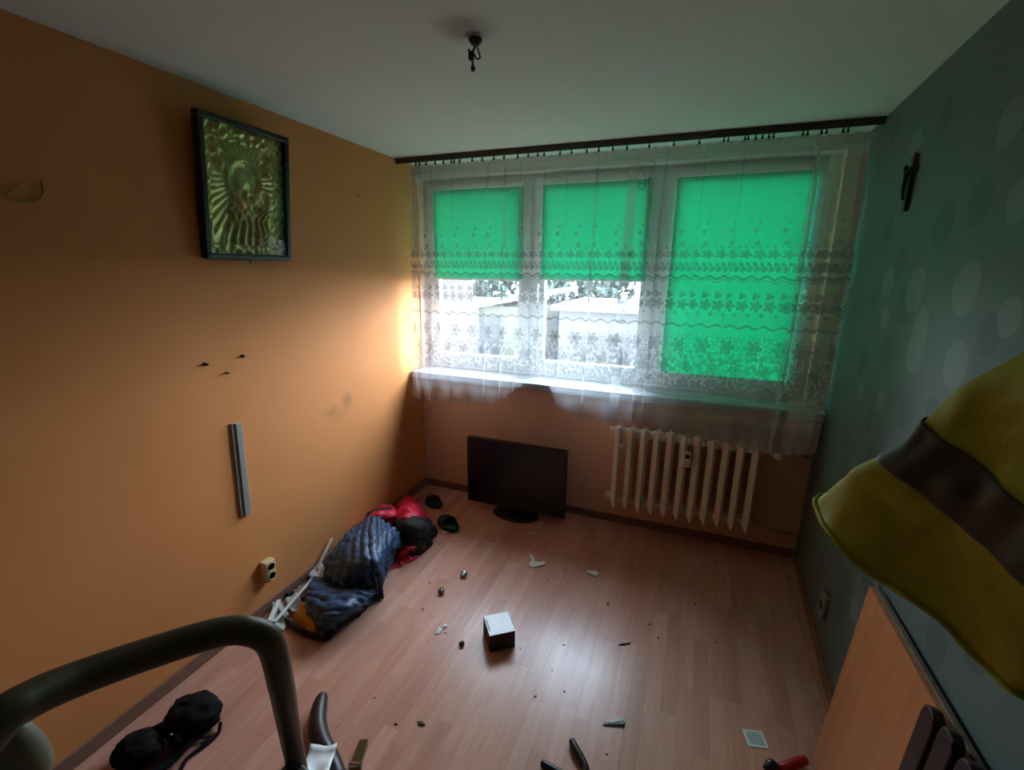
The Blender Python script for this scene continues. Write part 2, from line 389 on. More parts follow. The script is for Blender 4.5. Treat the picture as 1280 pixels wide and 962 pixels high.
M = dict(
    left=mat_left_wall(), back=mat_back_wall(), right=mat_right_wall(), ceil=mat_ceiling(), floor=mat_floor(),
    sub=simple('floor_joint', '6a4636', 0.8), front=simple('hall_wall_paint', '4a4238', 0.8),
    base=simple('brown_baseboard', '7a5748', 0.55), pvc=simple('white_pvc', 'd9dcda', 0.35, var=0.03),
    sill=simple('pale_windowsill', '8c8f90', 0.4, var=0.06), glass=mat_glass('window_glass'),
    blind=mat_blind(), cass=simple('cassette_plastic', 'd5dad6', 0.4, var=0.03), curtain=mat_curtain(),
    rail=simple('dark_brown_rail', '2b211a', 0.45), hook=simple('dark_hook', '15130f', 0.4),
    cast=simple('cream_radiator_enamel', 'e4dac8', 0.42, var=0.08, scale=20), pipe=simple('painted_pipe', 'b9a892', 0.5),
    meter=simple('meter_plastic', 'e8e2d2', 0.4, var=0.03), dark=simple('matt_black', '0c0c0d', 0.45), tvb=simple('tv_black', '111114', 0.35), screen=simple('tv_screen', '101117', 0.3, var=0.02),
    rubber=simple('black_rubber', '0f1012', 0.42, bump=0.1), blackcloth=simple('black_fabric', '060607', 0.85, bump=0.4, scale=60, spec=0.2),
    frame=simple('dark_frame_wood', '16100c', 0.4), gilt=simple('tarnished_gilt', 'b8a468', 0.36, 0.8, 0.6, 22), pglass=mat_glass('picture_glass', (0.95, 0.97, 0.95, 1), 0.18),
    matt=simple('dark_picture_lining', '1e1d14', 0.5), grey=simple('grey_trunking', '8e8c88', 0.45, var=0.05), screw=simple('steel_screw', '8d8a80', 0.3, 0.9),
    outlet=simple('aged_cream_plastic', 'd3bd8a', 0.45, var=0.05), sockg=simple('grey_socket_plastic', '7c8078', 0.45, var=0.05), hole=simple('socket_hole', '2a2013', 0.7), cordp=simple('painted_over_wire', 'a07a4a', 0.6),
    redc=mat_quilt('red_nylon', 'c41030', 'e01a3c', 0.5), navy=mat_quilt('navy_quilted_nylon', '1a344f', '2c4f72', 0.40), yel=mat_quilt('yellow_lining', 'cf8c12', 'e0a32a', 0.5),
    blkn=mat_quilt('black_nylon', '0b0b0e', '15151a', 0.8), green=simple('dark_green_felt', '0f2418', 0.8, var=0.3, scale=40), greenl=simple('green_lining', '1d4a33', 0.8, var=0.2),
    paper=simple('white_paper', 'd8dad4', 0.7, var=0.05), paper2=simple('greyish_paper', 'aeb0a8', 0.7, var=0.15), newsp=simple('brown_card', '84705c', 0.8, var=0.2),
    boxm=simple('white_carton', 'f0f6f8', 0.38, var=0.03), boxd=simple('brown_carton_side', '3a2a22', 0.7), foil=simple('crumpled_foil', 'b8bcc0', 0.22, 0.95, 0.2),
    crumb=simple('dark_crumb', '2c1e17', 0.8), card=mat_card(), brass=simple('brass_fitting', '8c7a55', 0.35, 0.8), chrome=simple('chrome_steel', 'c8ccd0', 0.15, 1.0, 0.02),
    redp=simple('red_plastic', '9c1a18', 0.4), hivis=mat_quilt('hi_vis_yellow_cloth', '8f9413', 'a5a81f', 0.7), band=simple('grey_reflective_tape', '333530', 0.55, var=0.06),
    tubem=simple('dark_olive_tube', '4c4836', 0.42, var=0.08), tread=simple('grey_tread', '6d6d68', 0.6), cap=simple('pale_clamp', '9a9a86', 0.5),
    board=mat_wood('orange_wood_veneer', 'a86a40', 'b9794c'), boarde=mat_wood('shaded_board_edge', '5e5140', '6f6250'), slat=mat_wood('dark_red_brown_wood', '220d0a', '2e1410'), cross=simple('dark_crucifix_wood', '1c120c', 0.5), corpus=simple('dark_bronze', '2a2420', 0.4, 0.7),
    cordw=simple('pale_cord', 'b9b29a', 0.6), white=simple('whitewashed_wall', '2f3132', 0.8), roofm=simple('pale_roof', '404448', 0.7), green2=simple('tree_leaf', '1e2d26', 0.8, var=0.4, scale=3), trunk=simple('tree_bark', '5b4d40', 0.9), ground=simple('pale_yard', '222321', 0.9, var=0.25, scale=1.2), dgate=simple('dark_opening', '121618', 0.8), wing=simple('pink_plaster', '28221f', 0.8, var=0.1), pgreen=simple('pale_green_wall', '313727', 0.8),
)

# ------------------------------------------------------------------ room shell
Y0 = -1.3
fl = MB().box(xl(Y0) - .3, W + .3, Y0 - .2, D + .25, -0.16, -0.010).build('floor', M['sub'])
struct(fl, 'reddish beech laminate floor strewn with litter', 'floor')
PW, PL = 0.193, 1.285
for c in range(-9, 7):
    xa = 1.693 + c * PW; off = ((c * 0.37) % 1) * PL
    for k in range(-2, 4):
        ya = Y0 - off + k * PL + 0.9; yb = ya + PL
        ya, yb = max(ya, Y0 + .002), min(yb, D - .008)
        if yb - ya < .02: continue
        g = .0003
        q = []
        for (x, y) in ((xa + g, ya + g), (xa + PW - g, ya + g), (xa + PW - g, yb - g), (xa + g, yb - g)):
            q.append((min(max(x, xl(y) + .006), xr(y) - .006), y))
        if abs(q[0][0] - q[1][0]) < .012 and abs(q[2][0] - q[3][0]) < .012: continue
        MB().prism(q, -0.010, 0.0).build('floor_plank', M['floor'], fl)

T = .25
def side_wall(name, fx, sgn, mat, lab):
    a, b = (fx(Y0), Y0), (fx(D), D)
    p = [(a[0], a[1], -.01), (a[0] + sgn * T, a[1], -.01), (b[0] + sgn * T, b[1], -.01), (b[0], b[1], -.01)]
    p += [(x, y, H + .01) for x, y, z in p]
    return struct(MB().hexa(p).build(name, mat), lab, 'wall')
side_wall('wall_left', xl, -1, M['left'], 'orange painted wall with smudges and the framed relief')
side_wall('wall_right', xr, 1, M['right'], 'teal grey wallpapered wall with light and dark dots')
OX0, OX1, OZ0, OZ1 = 0.012, 2.655, 0.99, 2.415
bw = MB().box(xl(D) - T, W + T, D, D + T, -.16, OZ0).box(xl(D) - T, W + T, D, D + T, OZ1, H + .3)
bw.box(-T, OX0, D, D + T, OZ0, OZ1).box(OX1, W + T, D, D + T, OZ0, OZ1)
struct(bw.build('wall_back', M['back']), 'terracotta painted wall under and around the window', 'wall')
struct(MB().box(-.3, W + .3, Y0 - T, Y0, -.16, H + .3).build('wall_front', M['front']), 'plain wall closing the room behind the viewer', 'wall')
struct(MB().box(-.3, W + .3, Y0 - T, D, H, H + .3).build('ceiling', M['ceil']), 'whitewashed concrete ceiling with soot round a cable hole', 'ceiling')
def bboard(name, pts, lab, h=.058, t=.014):
    (x0, y0), (x1, y1), (nx, ny) = pts
    p = [(x0, y0, 0), (x1, y1, 0), (x1 + nx * t, y1 + ny * t, 0), (x0 + nx * t, y0 + ny * t, 0)]
    p += [(x0, y0, h), (x1, y1, h), (x1 + nx * t * .6, y1 + ny * t * .6, h), (x0 + nx * t * .6, y0 + ny * t * .6, h)]
    struct(MB().hexa(p).build(name, M['base'], bevel=.003), lab, 'baseboard')
bboard('baseboard_left', ((xl(Y0), Y0), (xl(D), D), (1, 0)), 'brown baseboard along the orange wall')
bboard('baseboard_right', ((xr(Y0), Y0), (xr(D), D), (-1, 0)), 'brown baseboard along the dotted wallpaper')
bboard('baseboard_back', ((.016, D), (W - .016, D), (0, -1)), 'dark brown baseboard below the radiator')

# ------------------------------------------------------------------ window
win = thing('window_1', 'white three-casement window behind the net curtain', 'window', (1.33, D + .1, OZ0), None, 'structure')
FY = D + .10
def bar(mb, x0, x1, z0, z1, y0=FY, y1=FY + .07): mb.box(x0, x1, y0, y1, z0, z1)
fr = MB(); X0, X1, Z0, Z1 = OX0 - .002, OX1 + .002, OZ0 - .002, OZ1 + .002
bar(fr, X0, X1, Z0, Z0 + .077); bar(fr, X0, X1, Z1 - .045, Z1); bar(fr, X0, X0 + .045, Z0 + .077, Z1 - .045); bar(fr, X1 - .045, X1, Z0 + .077, Z1 - .045)
bar(fr, .850, .915, Z0 + .077, Z1 - .045); bar(fr, 1.705, 1.770, Z0 + .077, Z1 - .045)
fr.build('window_frame', M['pvc'], win, bevel=.004)
SASH = [(.047, .866), (.899, 1.722), (1.755, 2.622)]
for i, (a, b) in enumerate(SASH):
    s = MB(); z0, z1, t, y0, y1 = Z0 + .064, Z1 - .03, .085, FY - .022, FY + .03
    bar(s, a, b, z0, z0 + t, y0, y1); bar(s, a, b, z1 - t * .8, z1, y0, y1); bar(s, a, a + t, z0 + t, z1 - t * .8, y0, y1); bar(s, b - t, b, z0 + t, z1 - t * .8, y0, y1)
    so = s.build('window_sash', M['pvc'], win, bevel=.006)
    MB().box(a + t - .01, b - t + .01, FY + .010, FY + .014, z0 + t - .01, z1 - t * .8 + .01).build('glass_pane', M['glass'], so)
    hx = (b - .04) if i != 1 else (a + .04)
    MB().box(hx - .012, hx + .012, y0 - .012, y0, 1.63, 1.71).box(hx - .009, hx + .009, y0 - .045, y0 - .030, 1.56, 1.69).box(hx - .008, hx + .008, y0 - .034, y0 - .01, 1.665, 1.685).build('window_handle', M['pvc'], so, bevel=.004)
sil = MB().box(.014, 2.728, 3.125, FY, .972, 1.020); sil.build('windowsill', M['sill'], win, bevel=.006)

# roller blinds
BL = [('left',   .074, .819, .106, .815, 1.703, 'green roller blind half lowered over the casement nearest the orange wall'),
      ('middle',   .956, 1.647, .958, 1.668, 1.712, 'green roller blind half lowered over the middle casement'),
      ('right', 1.808, 2.531, 1.812, 2.548, 1.118, 'green roller blind fully lowered over the casement above the radiator')]
for _, c0, c1, f0, f1, zb, lab in BL:
    t = thing('roller_blind', lab, 'blind', ((c0 + c1) / 2, 3.36, 2.33), 'green roller blinds on the window sashes')
    MB().box(c0, c1, 3.352, 3.382, 2.335, 2.372).build('cassette', M['cass'], t, bevel=.008)
    MB().box(f0, f1, 3.3715, 3.3730, zb + .012, 2.345).build('fabric', M['blind'], t)
    MB().box(f0, f1, 3.366, 3.378, zb - .002, zb + .014).build('bottom_bar', M['cass'], t, bevel=.003)
    ch = MB().tube([(c1 - .01, 3.349, 2.34), (c1 - .008, 3.346, 2.0), (c1 - .010, 3.346, 1.75)], .0016, 6); ch.build('bead_chain', M['cass'], t)

# dark clip with a loop on the middle blind's cassette
t = thing('hanging_clip', 'small dark clip with wire loop hanging at top of the middle casement', 'clip', (1.615, 3.345, 2.33))
MB().box(1.592, 1.645, 3.335, 3.350, 2.335, 2.372).build('clip_body', M['cass'], t, bevel=.004)
MB().lathe([(.0065, 0), (.0065, -.006)], (1.617, 3.336, 2.357), 'y', 10).build('screw_head', M['hook'], t)
MB().tube([(1.590, 3.340, 2.335), (1.588, 3.338, 2.30), (1.592, 3.338, 2.279), (1.610, 3.338, 2.272), (1.624, 3.338, 2.29), (1.63, 3.340, 2.335)], .0028, 8, 4).build('wire_loop', M['hook'], t)
MB().box(1.642, 1.650, 3.338, 3.346, 2.29, 2.34).build('clip_tail', M['hook'], t, bevel=.002)

# ------------------------------------------------------------------ curtain rail, curtain and its hooks
RY = 3.083
rr = thing('curtain_rail', 'dark brown ceiling curtain rail running the width of the window', 'curtain rail', (1.35, RY, 2.47))
MB().box(xl(RY) + .003, xr(RY) - .003, RY - .028, RY - .016, 2.464, 2.499).build('fascia', M['rail'], rr, bevel=.003)
MB().box(xl(RY) + .003, xr(RY) - .003, RY - .016, RY + .03, 2.484, 2.499).build('track', M['rail'], rr, bevel=.002)

HEMX = [.03, .058, .274, .455, .60, .70, .80, .862, .93, .99, 1.10, 1.135, 1.164, 1.209, 1.342, 1.48, 1.65, 1.71, 1.976, 2.206, 2.467, 2.564, 2.70, 2.75]
HEMZ = [.83, .828, .834, .842, .846, .862, .905, .965, 1.022, 1.034, 1.03, .985, .905, .885, .846, .838, .846, .85, .822, .796, .770, .784, .80, .83]
def hemz(x): return float(np.interp(x, HEMX, HEMZ))
def build_curtain():
    top0, top1 = .100, 2.70
    folds = [(.03, .030), (.085, .022), (.17, .016), (.32, .012), (.58, .022), (.70, .028), (.80, .010), (.96, .014), (1.10, .010), (1.28, .026), (1.485, .085), (1.60, .020), (1.66, .014), (1.86, .010), (2.05, .008), (2.36, .012), (2.38, .03), (2.46, .08), (2.53, .09)]
    L = top1 - top0; xs = [0.0]; ys = [0.0]; cur = 0.0; sg = 1
    for fx, w in folds:
        a, b = fx - w / 2, fx + w / 2
        n = max(2, int((b - xs[-1]) / .012))
        xprev, yprev = xs[-1], ys[-1]
        for k in range(1, n + 1):
            t = k / n; xs.append(xprev + (b - xprev) * t); ys.append(yprev * (1 - t) + (-.007 - .15 * w) * t)
        for k in range(1, 6):
            t = k / 5; xs.append(b + (a - b) * t); ys.append((-.007 - .15 * w) * (1 - t) + (.007 + .10 * w) * t)
    xprev, yprev = xs[-1], ys[-1]; n = max(2, int((L - xprev) / .012))
    for k in range(1, n + 1):
        t = k / n; xs.append(xprev + (L - xprev) * t); ys.append(yprev * (1 - t))
    X = np.array(xs); Yv = np.array(ys)
    for _ in range(2):
        X[1:-1] = (X[:-2] + 2 * X[1:-1] + X[2:]) / 4; Yv[1:-1] = (Yv[:-2] + 2 * Yv[1:-1] + Yv[2:]) / 4
    S = np.concatenate([[0], np.cumsum(np.hypot(np.diff(X), np.diff(Yv)))])
    N = 760; s = np.linspace(0, S[-1], N); X = np.interp(s, S, X); Yv = np.interp(s, S, Yv)
    NZ = 70; V = []; UV = []
    for j in range(NZ):
        v = j / (NZ - 1)
        for i in range(N):
            xt = top0 + X[i]; q = X[i] / L
            xb = .052 + X[i] * (2.695 - .052) / L
            x = xt * v + xb * (1 - v) + (.012 * (1 - (2 * v - 1) ** 2) if q > .9 else 0)
            h = hemz(x) - .024 * abs(((s[i] / .058) % 1) * 2 - 1) + .010
            ztop = 2.446 - .006 * abs(math.sin(PI * X[i] / .055))
            z = h + (ztop - h) * v
            wob = .006 * math.sin(s[i] * 21 + 1.3) + .005 * math.sin(s[i] * 47) + .004 * noise.noise((x * 6, z * 1.5, 3))
            y = RY + (Yv[i] + wob) * (.45 + .75 * (1 - v)) - .012 * (1 - v)
            lift = max(0.0, 1 - abs(x - 1.02) / .17)
            if lift > 0 and z < 1.25:
                k = (1.25 - z) / .23; y += lift * .115 * k * k
            V.append((x, y, z)); UV.append((s[i], z))
    F = [(j * N + i, j * N + i + 1, (j + 1) * N + i + 1, (j + 1) * N + i) for j in range(NZ - 1) for i in range(N - 1)]
    return V, F, UV
ct = thing('net_curtain', 'white lace net curtain hung the full width of the window', 'curtain', (1.35, RY, .8))
mb = MB(); V, F, UV = build_curtain(); mb.vf(V, F); mb.uv = UV
mb.build('lace_panel', M['curtain'], ct, True)
HKX = [.15, .18, .23, .3, .36, .42, .44, .48, .57, .64, .72, .79, .88, .95, 1.01, 1.05, 1.15, 1.22, 1.31, 1.38, 1.46, 1.54, 1.66, 1.79, 1.92, 2.04, 2.06, 2.14, 2.155, 2.19, 2.22, 2.25, 2.27, 2.40, 2.42, 2.48, 2.50, 2.57, 2.59]
h0 = None
for x in HKX:
    if h0 is None:
        h0 = MB().box(x - .0035, x + .0035, RY - .004, RY + .004, 2.452, 2.486).box(x - .006, x + .006, RY - .006, RY + .004, 2.446, 2.456).build('curtain_hook', M['hook'], ct)
        hx0 = x
    else:
        c = h0.copy(); COL.objects.link(c); c.location.x = x - hx0

# ------------------------------------------------------------------ radiator
t = thing('radiator', 'cream cast-iron column radiator under the window', 'radiator', (2.0, 3.2, .2))
RX0, PT, NS = 1.560, .0815, 11
def section(x):
    m = MB(); c = x + PT / 2; w = .0135
    z0, z1 = .215, .795
    # front column: flat face, tapered tip at the foot
    wd_ = .027; yb, yf = 3.128, 3.106
    q = [(c - wd_, yb, z0 + .035), (c + .003, yf, z0 + .02), (c + .009, yf, z0 + .02), (c + wd_, yb + .022, z0 + .035), (c - wd_, yb, z1 - .012), (c + .003, yf, z1 - .004), (c + .009, yf, z1 - .004), (c + wd_, yb + .022, z1 - .012), (c, yb - .008, z0 - .018)]
    m.vf(q, [(0, 1, 5, 4), (1, 2, 6, 5), (2, 3, 7, 6), (3, 0, 4, 7), (4, 5, 6, 7), (0, 8, 1), (1, 8, 2), (2, 8, 3), (3, 8, 0)])
    m.prism([(c - w * .8, z0 + .03), (c + w * .8, z0 + .03), (c + w * .8, z1 - .02), (c - w * .8, z1 - .02)], 3.235, 3.255, lambda a, b, y: (a, y, b))
    m.box(c - .004, c + .004, 3.128, 3.235, z0 + .02, z1 - .01)
    for zc in (z0 + .055, z1 - .045): m.lathe([(.020, -PT / 2), (.027, -PT / 2 + .012), (.027, PT / 2 - .012), (.020, PT / 2)], (c, 3.18, zc), 'x', 14)
    m.prism([(c - PT / 2 + .002, z1 - .065), (c + PT / 2 - .002, z1 - .065), (c + PT / 2 - .002, z1 - .03), (c + w, z1 - .006), (c - w, z1 - .006), (c - PT / 2 + .002, z1 - .03)], 3.125, 3.165, lambda a, b, y: (a, y, b))
    m.prism([(c - PT / 2 + .002, z0 + .04), (c + PT / 2 - .002, z0 + .04), (c + PT / 2 - .002, z0 + .07), (c - PT / 2 + .002, z0 + .07)], 3.14, 3.17, lambda a, b, y: (a, y, b))
    return m
s0 = section(RX0).build('radiator_section', M['cast'], t, bevel=.003)
for k in range(1, NS):
    c = s0.copy(); COL.objects.link(c); c.location.x = k * PT
xe = RX0 + NS * PT
for zc in (.27, .75): MB().lathe([(.012, 0), (.022, .004), (.022, .018), (.014, .026)], (RX0 - .026, 3.18, zc), 'x', 12).build('end_plug', M['cast'], t)
MB().tube([(xe, 3.18, .735), (2.725, 3.18, .735)], .011, 12).build('supply_pipe', M['pipe'], t, True)
MB().tube([(xe, 3.18, .262), (2.52, 3.19, .225), (2.722, 3.20, .215)], .011, 12).build('return_pipe', M['pipe'], t, True)
vb = MB().lathe([(.014, 0), (.020, .008), (.020, .045), (.014, .052)], (2.500, 3.18, .735), 'x', 14).build('valve_body', M['pipe'], t)
MB().lathe([(.018, 0), (.024, -.010), (.022, -.045), (.012, -.052)], (2.528, 3.158, .735), 'y', 14).build('valve_knob', M['meter'], vb)
hm = MB().box(2.012, 2.056, 3.082, 3.1045, .598, .700).build('heat_meter', M['meter'], t, bevel=.005); hm['label'] = 'small cream heat meter clipped to the radiator'
MB().box(2.020, 2.048, 3.0795, 3.0825, .655, .682).build('meter_display', M['hole'], hm)
MB().box(2.020, 2.048, 3.0795, 3.0825, .612, .640).build('meter_seal', M['pipe'], hm)
MB().box(1.600, 1.640, 3.110, 3.128, .655, .678).build('bracket_clip', M['meter'], t, bevel=.003)

# ------------------------------------------------------------------ television
t = thing('television', 'black flat-screen television standing on the floor below the window', 'television', (.89, 3.09, 0))
TX0, TX1, TZ0, TZ1 = .508, 1.268, .066, .578
MB().box(TX0, TX1, 3.082, 3.125, TZ0, TZ1).box(TX0 + .12, TX1 - .12, 3.125, 3.165, TZ0 + .05, TZ1 - .1).build('casing', M['tvb'], t, bevel=.006)
MB().box(TX0 + .022, TX1 - .022, 3.079, 3.083, TZ0 + .048, TZ1 - .022).build('screen', M['screen'], t)
m = MB()
m.box(TX0, TX1, 3.076, 3.083, TZ1 - .022, TZ1).box(TX0, TX1, 3.076, 3.083, TZ0, TZ0 + .048).box(TX0, TX0 + .022, 3.076, 3.083, TZ0 + .048, TZ1 - .022).box(TX1 - .022, TX1, 3.076, 3.083, TZ0 + .048, TZ1 - .022)
m.build('bezel', M['tvb'], t, bevel=.003)
m = MB(); m.prism([(.89 + .175 * math.cos(2 * PI * k / 40), 3.105 + .10 * math.sin(2 * PI * k / 40)) for k in range(40)], .002, .022); m.build('stand_base', M['tvb'], t, bevel=.006)
MB().box(.835, .945, 3.09, 3.125, .02, .10).build('stand_neck', M['tvb'], t, bevel=.005)

# ------------------------------------------------------------------ ceiling cable
t = thing('ceiling_cable', 'burnt black lamp wires dangling from the ceiling', 'wires', (1.240, 1.743, 2.5))
MB().lathe([(.022, 0), (.020, -.008), (.010, -.018)], (1.242, 1.738, 2.5), 'z', 14).build('cable_stub', M['dark'], t)
MB().tube([(1.241, 1.743, 2.49), (1.234, 1.743, 2.474), (1.226, 1.743, 2.462)], .0035, 8, 3).build('wire', M['dark'], t)
MB().tube([(1.244, 1.743, 2.49), (1.249, 1.743, 2.470), (1.256, 1.743, 2.449), (1.246, 1.741, 2.445), (1.236, 1.743, 2.458), (1.230, 1.743, 2.462)], .0026, 8, 4).build('wire', M['dark'], t)
MB().tube([(1.215, 1.743, 2.477), (1.222, 1.743, 2.463), (1.228, 1.743, 2.448)], .0035, 8, 3).build('wire', M['dark'], t)
MB().box(1.216, 1.233, 1.736, 1.750, 2.444, 2.470).build('terminal_block', M['dark'], t, bevel=.003)
MB().tube([(1.226, 1.743, 2.448), (1.229, 1.743, 2.436), (1.229, 1.743, 2.426)], .0035, 8, 3).build('wire', M['dark'], t)
MB().tube([(1.229, 1.743, 2.430), (1.230, 1.743, 2.420), (1.231, 1.743, 2.412)], [.004, .008, .006], 10, 3).build('cable_end', M['dark'], t)

# ------------------------------------------------------------------ framed relief on the left wall
PA, PB, PC, PD = Vector((.108, 1.604, 2.380)), Vector((.104, 2.056, 2.380)), Vector((.050, 1.600, 1.812)), Vector((.046, 2.043, 1.812))
eu = (PB - PA).normalized(); ev = (PA - PC).normalized(); en = ev.cross(eu) * -1
if en.x < 0: en = -en
PWD, PHT = .448, .570
t = thing('framed_relief', 'embossed gilt metal relief in a dark glazed frame on the orange wall', 'picture', tuple(PC))
def PP(u, v, n): return PC + eu * u + ev * v + en * n
def pbox(m, u0, u1, v0, v1, n0, n1):
    return m.hexa([PP(u0, v0, n0), PP(u1, v0, n0), PP(u1, v1, n0), PP(u0, v1, n0), PP(u0, v0, n1), PP(u1, v0, n1), PP(u1, v1, n1), PP(u0, v1, n1)])
fw_ = .024
for (a, b, c, d) in ((0, PWD, 0, fw_), (0, PWD, PHT - fw_, PHT), (0, fw_, fw_, PHT - fw_), (PWD - fw_, PWD, fw_, PHT - fw_)):
    pbox(MB(), a, b, c, d, -.035, .006).build('frame_rail', M['frame'], t, bevel=.004)
pbox(MB(), .01, PWD - .01, .01, PHT - .01, -.038, -.030).build('backing', M['matt'], t)
def relief(u, v):
    x, y = u * PWD, v * PHT; h = 0.0
    cx, cy = .215, .335                                        # halo centre
    dx, dy = x - cx, y - cy; r = math.hypot(dx, dy * .92); a = math.atan2(dy, dx)
    if .045 < x < .385 and .05 < y < .50:
        h += .0035 * (0.5 + 0.5 * math.cos(a * 38)) * min(1, max(0, (r - .085) / .03))      # rays
        h += .008 * math.exp(-((r - .088) / .012) ** 2)        # halo rim
        h += .011 * max(0, 1 - (r / .055) ** 2)                # boss in the halo
        body = max(0, 1 - ((x - .2) / (.06 + .16 * max(0, .29 - y))) ** 2) if y < .30 else 0
        h += .014 * body ** .5 * (1 + .28 * math.sin(x * 150 + y * 40 + 3 * math.sin(y * 30)))
        dx2, dy2 = x - .312, y - .27; r2 = math.hypot(dx2, dy2)
        h += .007 * math.exp(-((r2 - .045) / .009) ** 2)
        b2 = max(0, 1 - ((x - .31) / .05) ** 2) if y < .235 else 0
        h += .012 * b2 ** .5 * (1 + .35 * math.sin(x * 210 - y * 90 + 4 * math.sin(y * 45)))
    else:
        h += .004 + .005 * (noise.noise((x * 45, y * 45, 2)) + .5 * math.sin(x * 110) * math.sin(y * 110))   # scrolled border
    for (px, py) in ((.075, .455), (.355, .455), (.345, .40), (.09, .40)):
        rr_ = math.hypot(x - px, y - py); h += .010 * max(0, 1 - (rr_ / .03) ** 2) * (1 + .5 * math.cos(6 * math.atan2(y - py, x - px)))
    h += .0016 * noise.noise((x * 90, y * 90, 7))
    return h * 1.35 - .027
NU, NV = 100, 130; m = MB()
m.grid([[PP(.016 + (PWD - .032) * i / (NU - 1), .016 + (PHT - .032) * j / (NV - 1), relief(i / (NU - 1), j / (NV - 1))) for j in range(NV)] for i in range(NU)])
m.build('embossed_plate', M['gilt'], t, True)
pbox(MB(), fw_ - .004, PWD - fw_ + .004, fw_ - .004, PHT - fw_ + .004, -.0045, -.003).build('picture_glass', M['pglass'], t)
MB().lathe([(.004, 0), (.004, .014)], (xl(1.82) + .02, 1.82, 1.800), 'z', 8).build('hanging_peg', M['frame'], t)

# grey strip on the wall
t = thing('cable_trunking', 'short grey plastic strip fixed upright on the orange wall', 'trunking', (.03, 1.63, .6))
def slant(m, o0, o1, w0, w1):
    a, b, c, d = (1.618, 1.073), (1.671, 1.063), (1.658, .592), (1.600, .604)     # y,z corners on the wall
    def q(f, o, k):
        y0 = a[0] + (b[0] - a[0]) * f; z0 = a[1] + (b[1] - a[1]) * f; y1 = d[0] + (c[0] - d[0]) * f; z1 = d[1] + (c[1] - d[1]) * f
        y, z = (y0, z0) if k else (y1, z1); return (xl(y) + o, y, z)
    return m.hexa([q(w0, o0, 0), q(w1, o0, 0), q(w1, o1, 0), q(w0, o1, 0), q(w0, o0, 1), q(w1, o0, 1), q(w1, o1, 1), q(w0, o1, 1)])
slant(MB(), .001, .012, 0, 1).build('base_channel', M['grey'], t, bevel=.002)
slant(MB(), .012, .020, .30, .82).build('snap_cover', M['grey'], t, bevel=.002)

# three wall plugs
for (y, z, mt, lab) in ((1.544, 1.369, 'hole', 'dark wall plug, leftmost of three above the grey strip'), (1.638, 1.311, 'hole', 'small dark wall plug, lowest of three above the grey strip'), (1.730, 1.373, 'screw', 'metal screw in the orange wall, rightmost of three above the grey strip')):
    t = thing('wall_screw', lab, 'screw', (xl(y), y, z), 'screws left in the orange wall')
    r = .0055 if z < 1.32 else .009
    MB().lathe([(r, 0), (r, .004), (r * .5, .006)], (xl(y), y, z), 'x', 10).build('plug', M['hole'], t)
    MB().lathe([(r * .55, 0), (r * .55, .016), (r * .2, .018)], (xl(y) + .004, y, z), 'x', 10).build('screw_head', M[mt], t)
o = MB().lathe([(.006, 0), (.006, .003)], (xl(2.654), 2.654, 2.21), 'x', 10).build('nail_hole', M['hole']); tag(o, 'tiny dark nail hole high on the orange wall near the curtain', 'nail hole')
o = MB().tube([(xl(y) + .008, y, z) for y, z in ((1.061, 2.026), (1.022, 1.990), (1.026, 1.975), (1.072, 1.972), (1.096, 1.984), (1.108, 2.010), (1.107, 2.040))], .0035, 8, 5).build('wire_loop', M['cordp'], None, True)
tag(o, 'thin painted-over wire loop sticking out of the orange wall', 'wire')

# double socket, left wall
t = thing('wall_socket', 'cream double socket box low on the orange wall', 'socket', (.02, 1.70, .23))
SY0, SY1, SZ0, SZ1 = 1.668, 1.728, .186, .302
MB().box(xl(1.7) + .001, .062, SY0, SY1, SZ0, SZ1).build('socket_box', M['outlet'], t, bevel=.006)
for zc in (.218, .270):
    f = MB().lathe([(.023, 0), (.025, .004), (.021, .005), (.019, -.010)], (.062, 1.698, zc), 'x', 18).build('socket_face', M['outlet'], t)
    MB().lathe([(.0185, 0), (.0185, .001)], (.0525, 1.698, zc), 'x', 18).build('socket_recess', M['hole'], f)
    MB().lathe([(.003, 0), (.003, .009)], (.054, 1.698, zc + .012), 'x', 8).build('earth_pin', M['screw'], f)
# socket on the right wall
t = thing('wall_socket', 'small grey socket low on the dotted wallpaper', 'socket', (2.69, 2.49, .25))
yq = 2.49
MB().box(xr(yq) - .022, xr(yq) - .0015, yq - .035, yq + .035, .19, .31).build('socket_box', M['sockg'], t, bevel=.005)
MB().lathe([(.022, 0), (.022, -.002)], (xr(yq) - .0215, yq, .25), 'x', 18).build('socket_recess', M['hole'], t)

# crucifix on the right wall
t = thing('crucifix', 'small dark crucifix hung on the dotted wallpaper', 'crucifix', (2.7, 2.5, 2.03))
yc = 2.505; xw = xr(yc) - .003
MB().box(xw - .014, xw, yc - .014, yc + .014, 2.018, 2.222).build('upright_beam', M['cross'], t, bevel=.002)
MB().box(xw - .016, xw - .001, yc - .036, yc + .036, 2.155, 2.180).build('cross_beam', M['cross'], t, bevel=.002)
cp = MB(); cp.tube([(xw - .020, yc, 2.06), (xw - .024, yc, 2.10), (xw - .024, yc, 2.13), (xw - .022, yc, 2.160)], [.004, .007, .007, .011], 8, 4)
cp.tube([(xw - .020, yc - .034, 2.172), (xw - .024, yc - .02, 2.162), (xw - .024, yc, 2.155), (xw - .024, yc + .02, 2.162), (xw - .020, yc + .034, 2.172)], .004, 6, 4)
cp.tube([(xw - .024, yc, 2.160), (xw - .028, yc, 2.172), (xw - .030, yc + .002, 2.184)], [.005, .009, .005], 8, 3)
cp.build('corpus', M['corpus'], t, True)
MB().tube([(xw - .006, yc, 2.222), (xw - .010, yc + .006, 2.229), (xw - .003, yc + .012, 2.232)], .0018, 6, 3).build('hanging_hook', M['hook'], t)

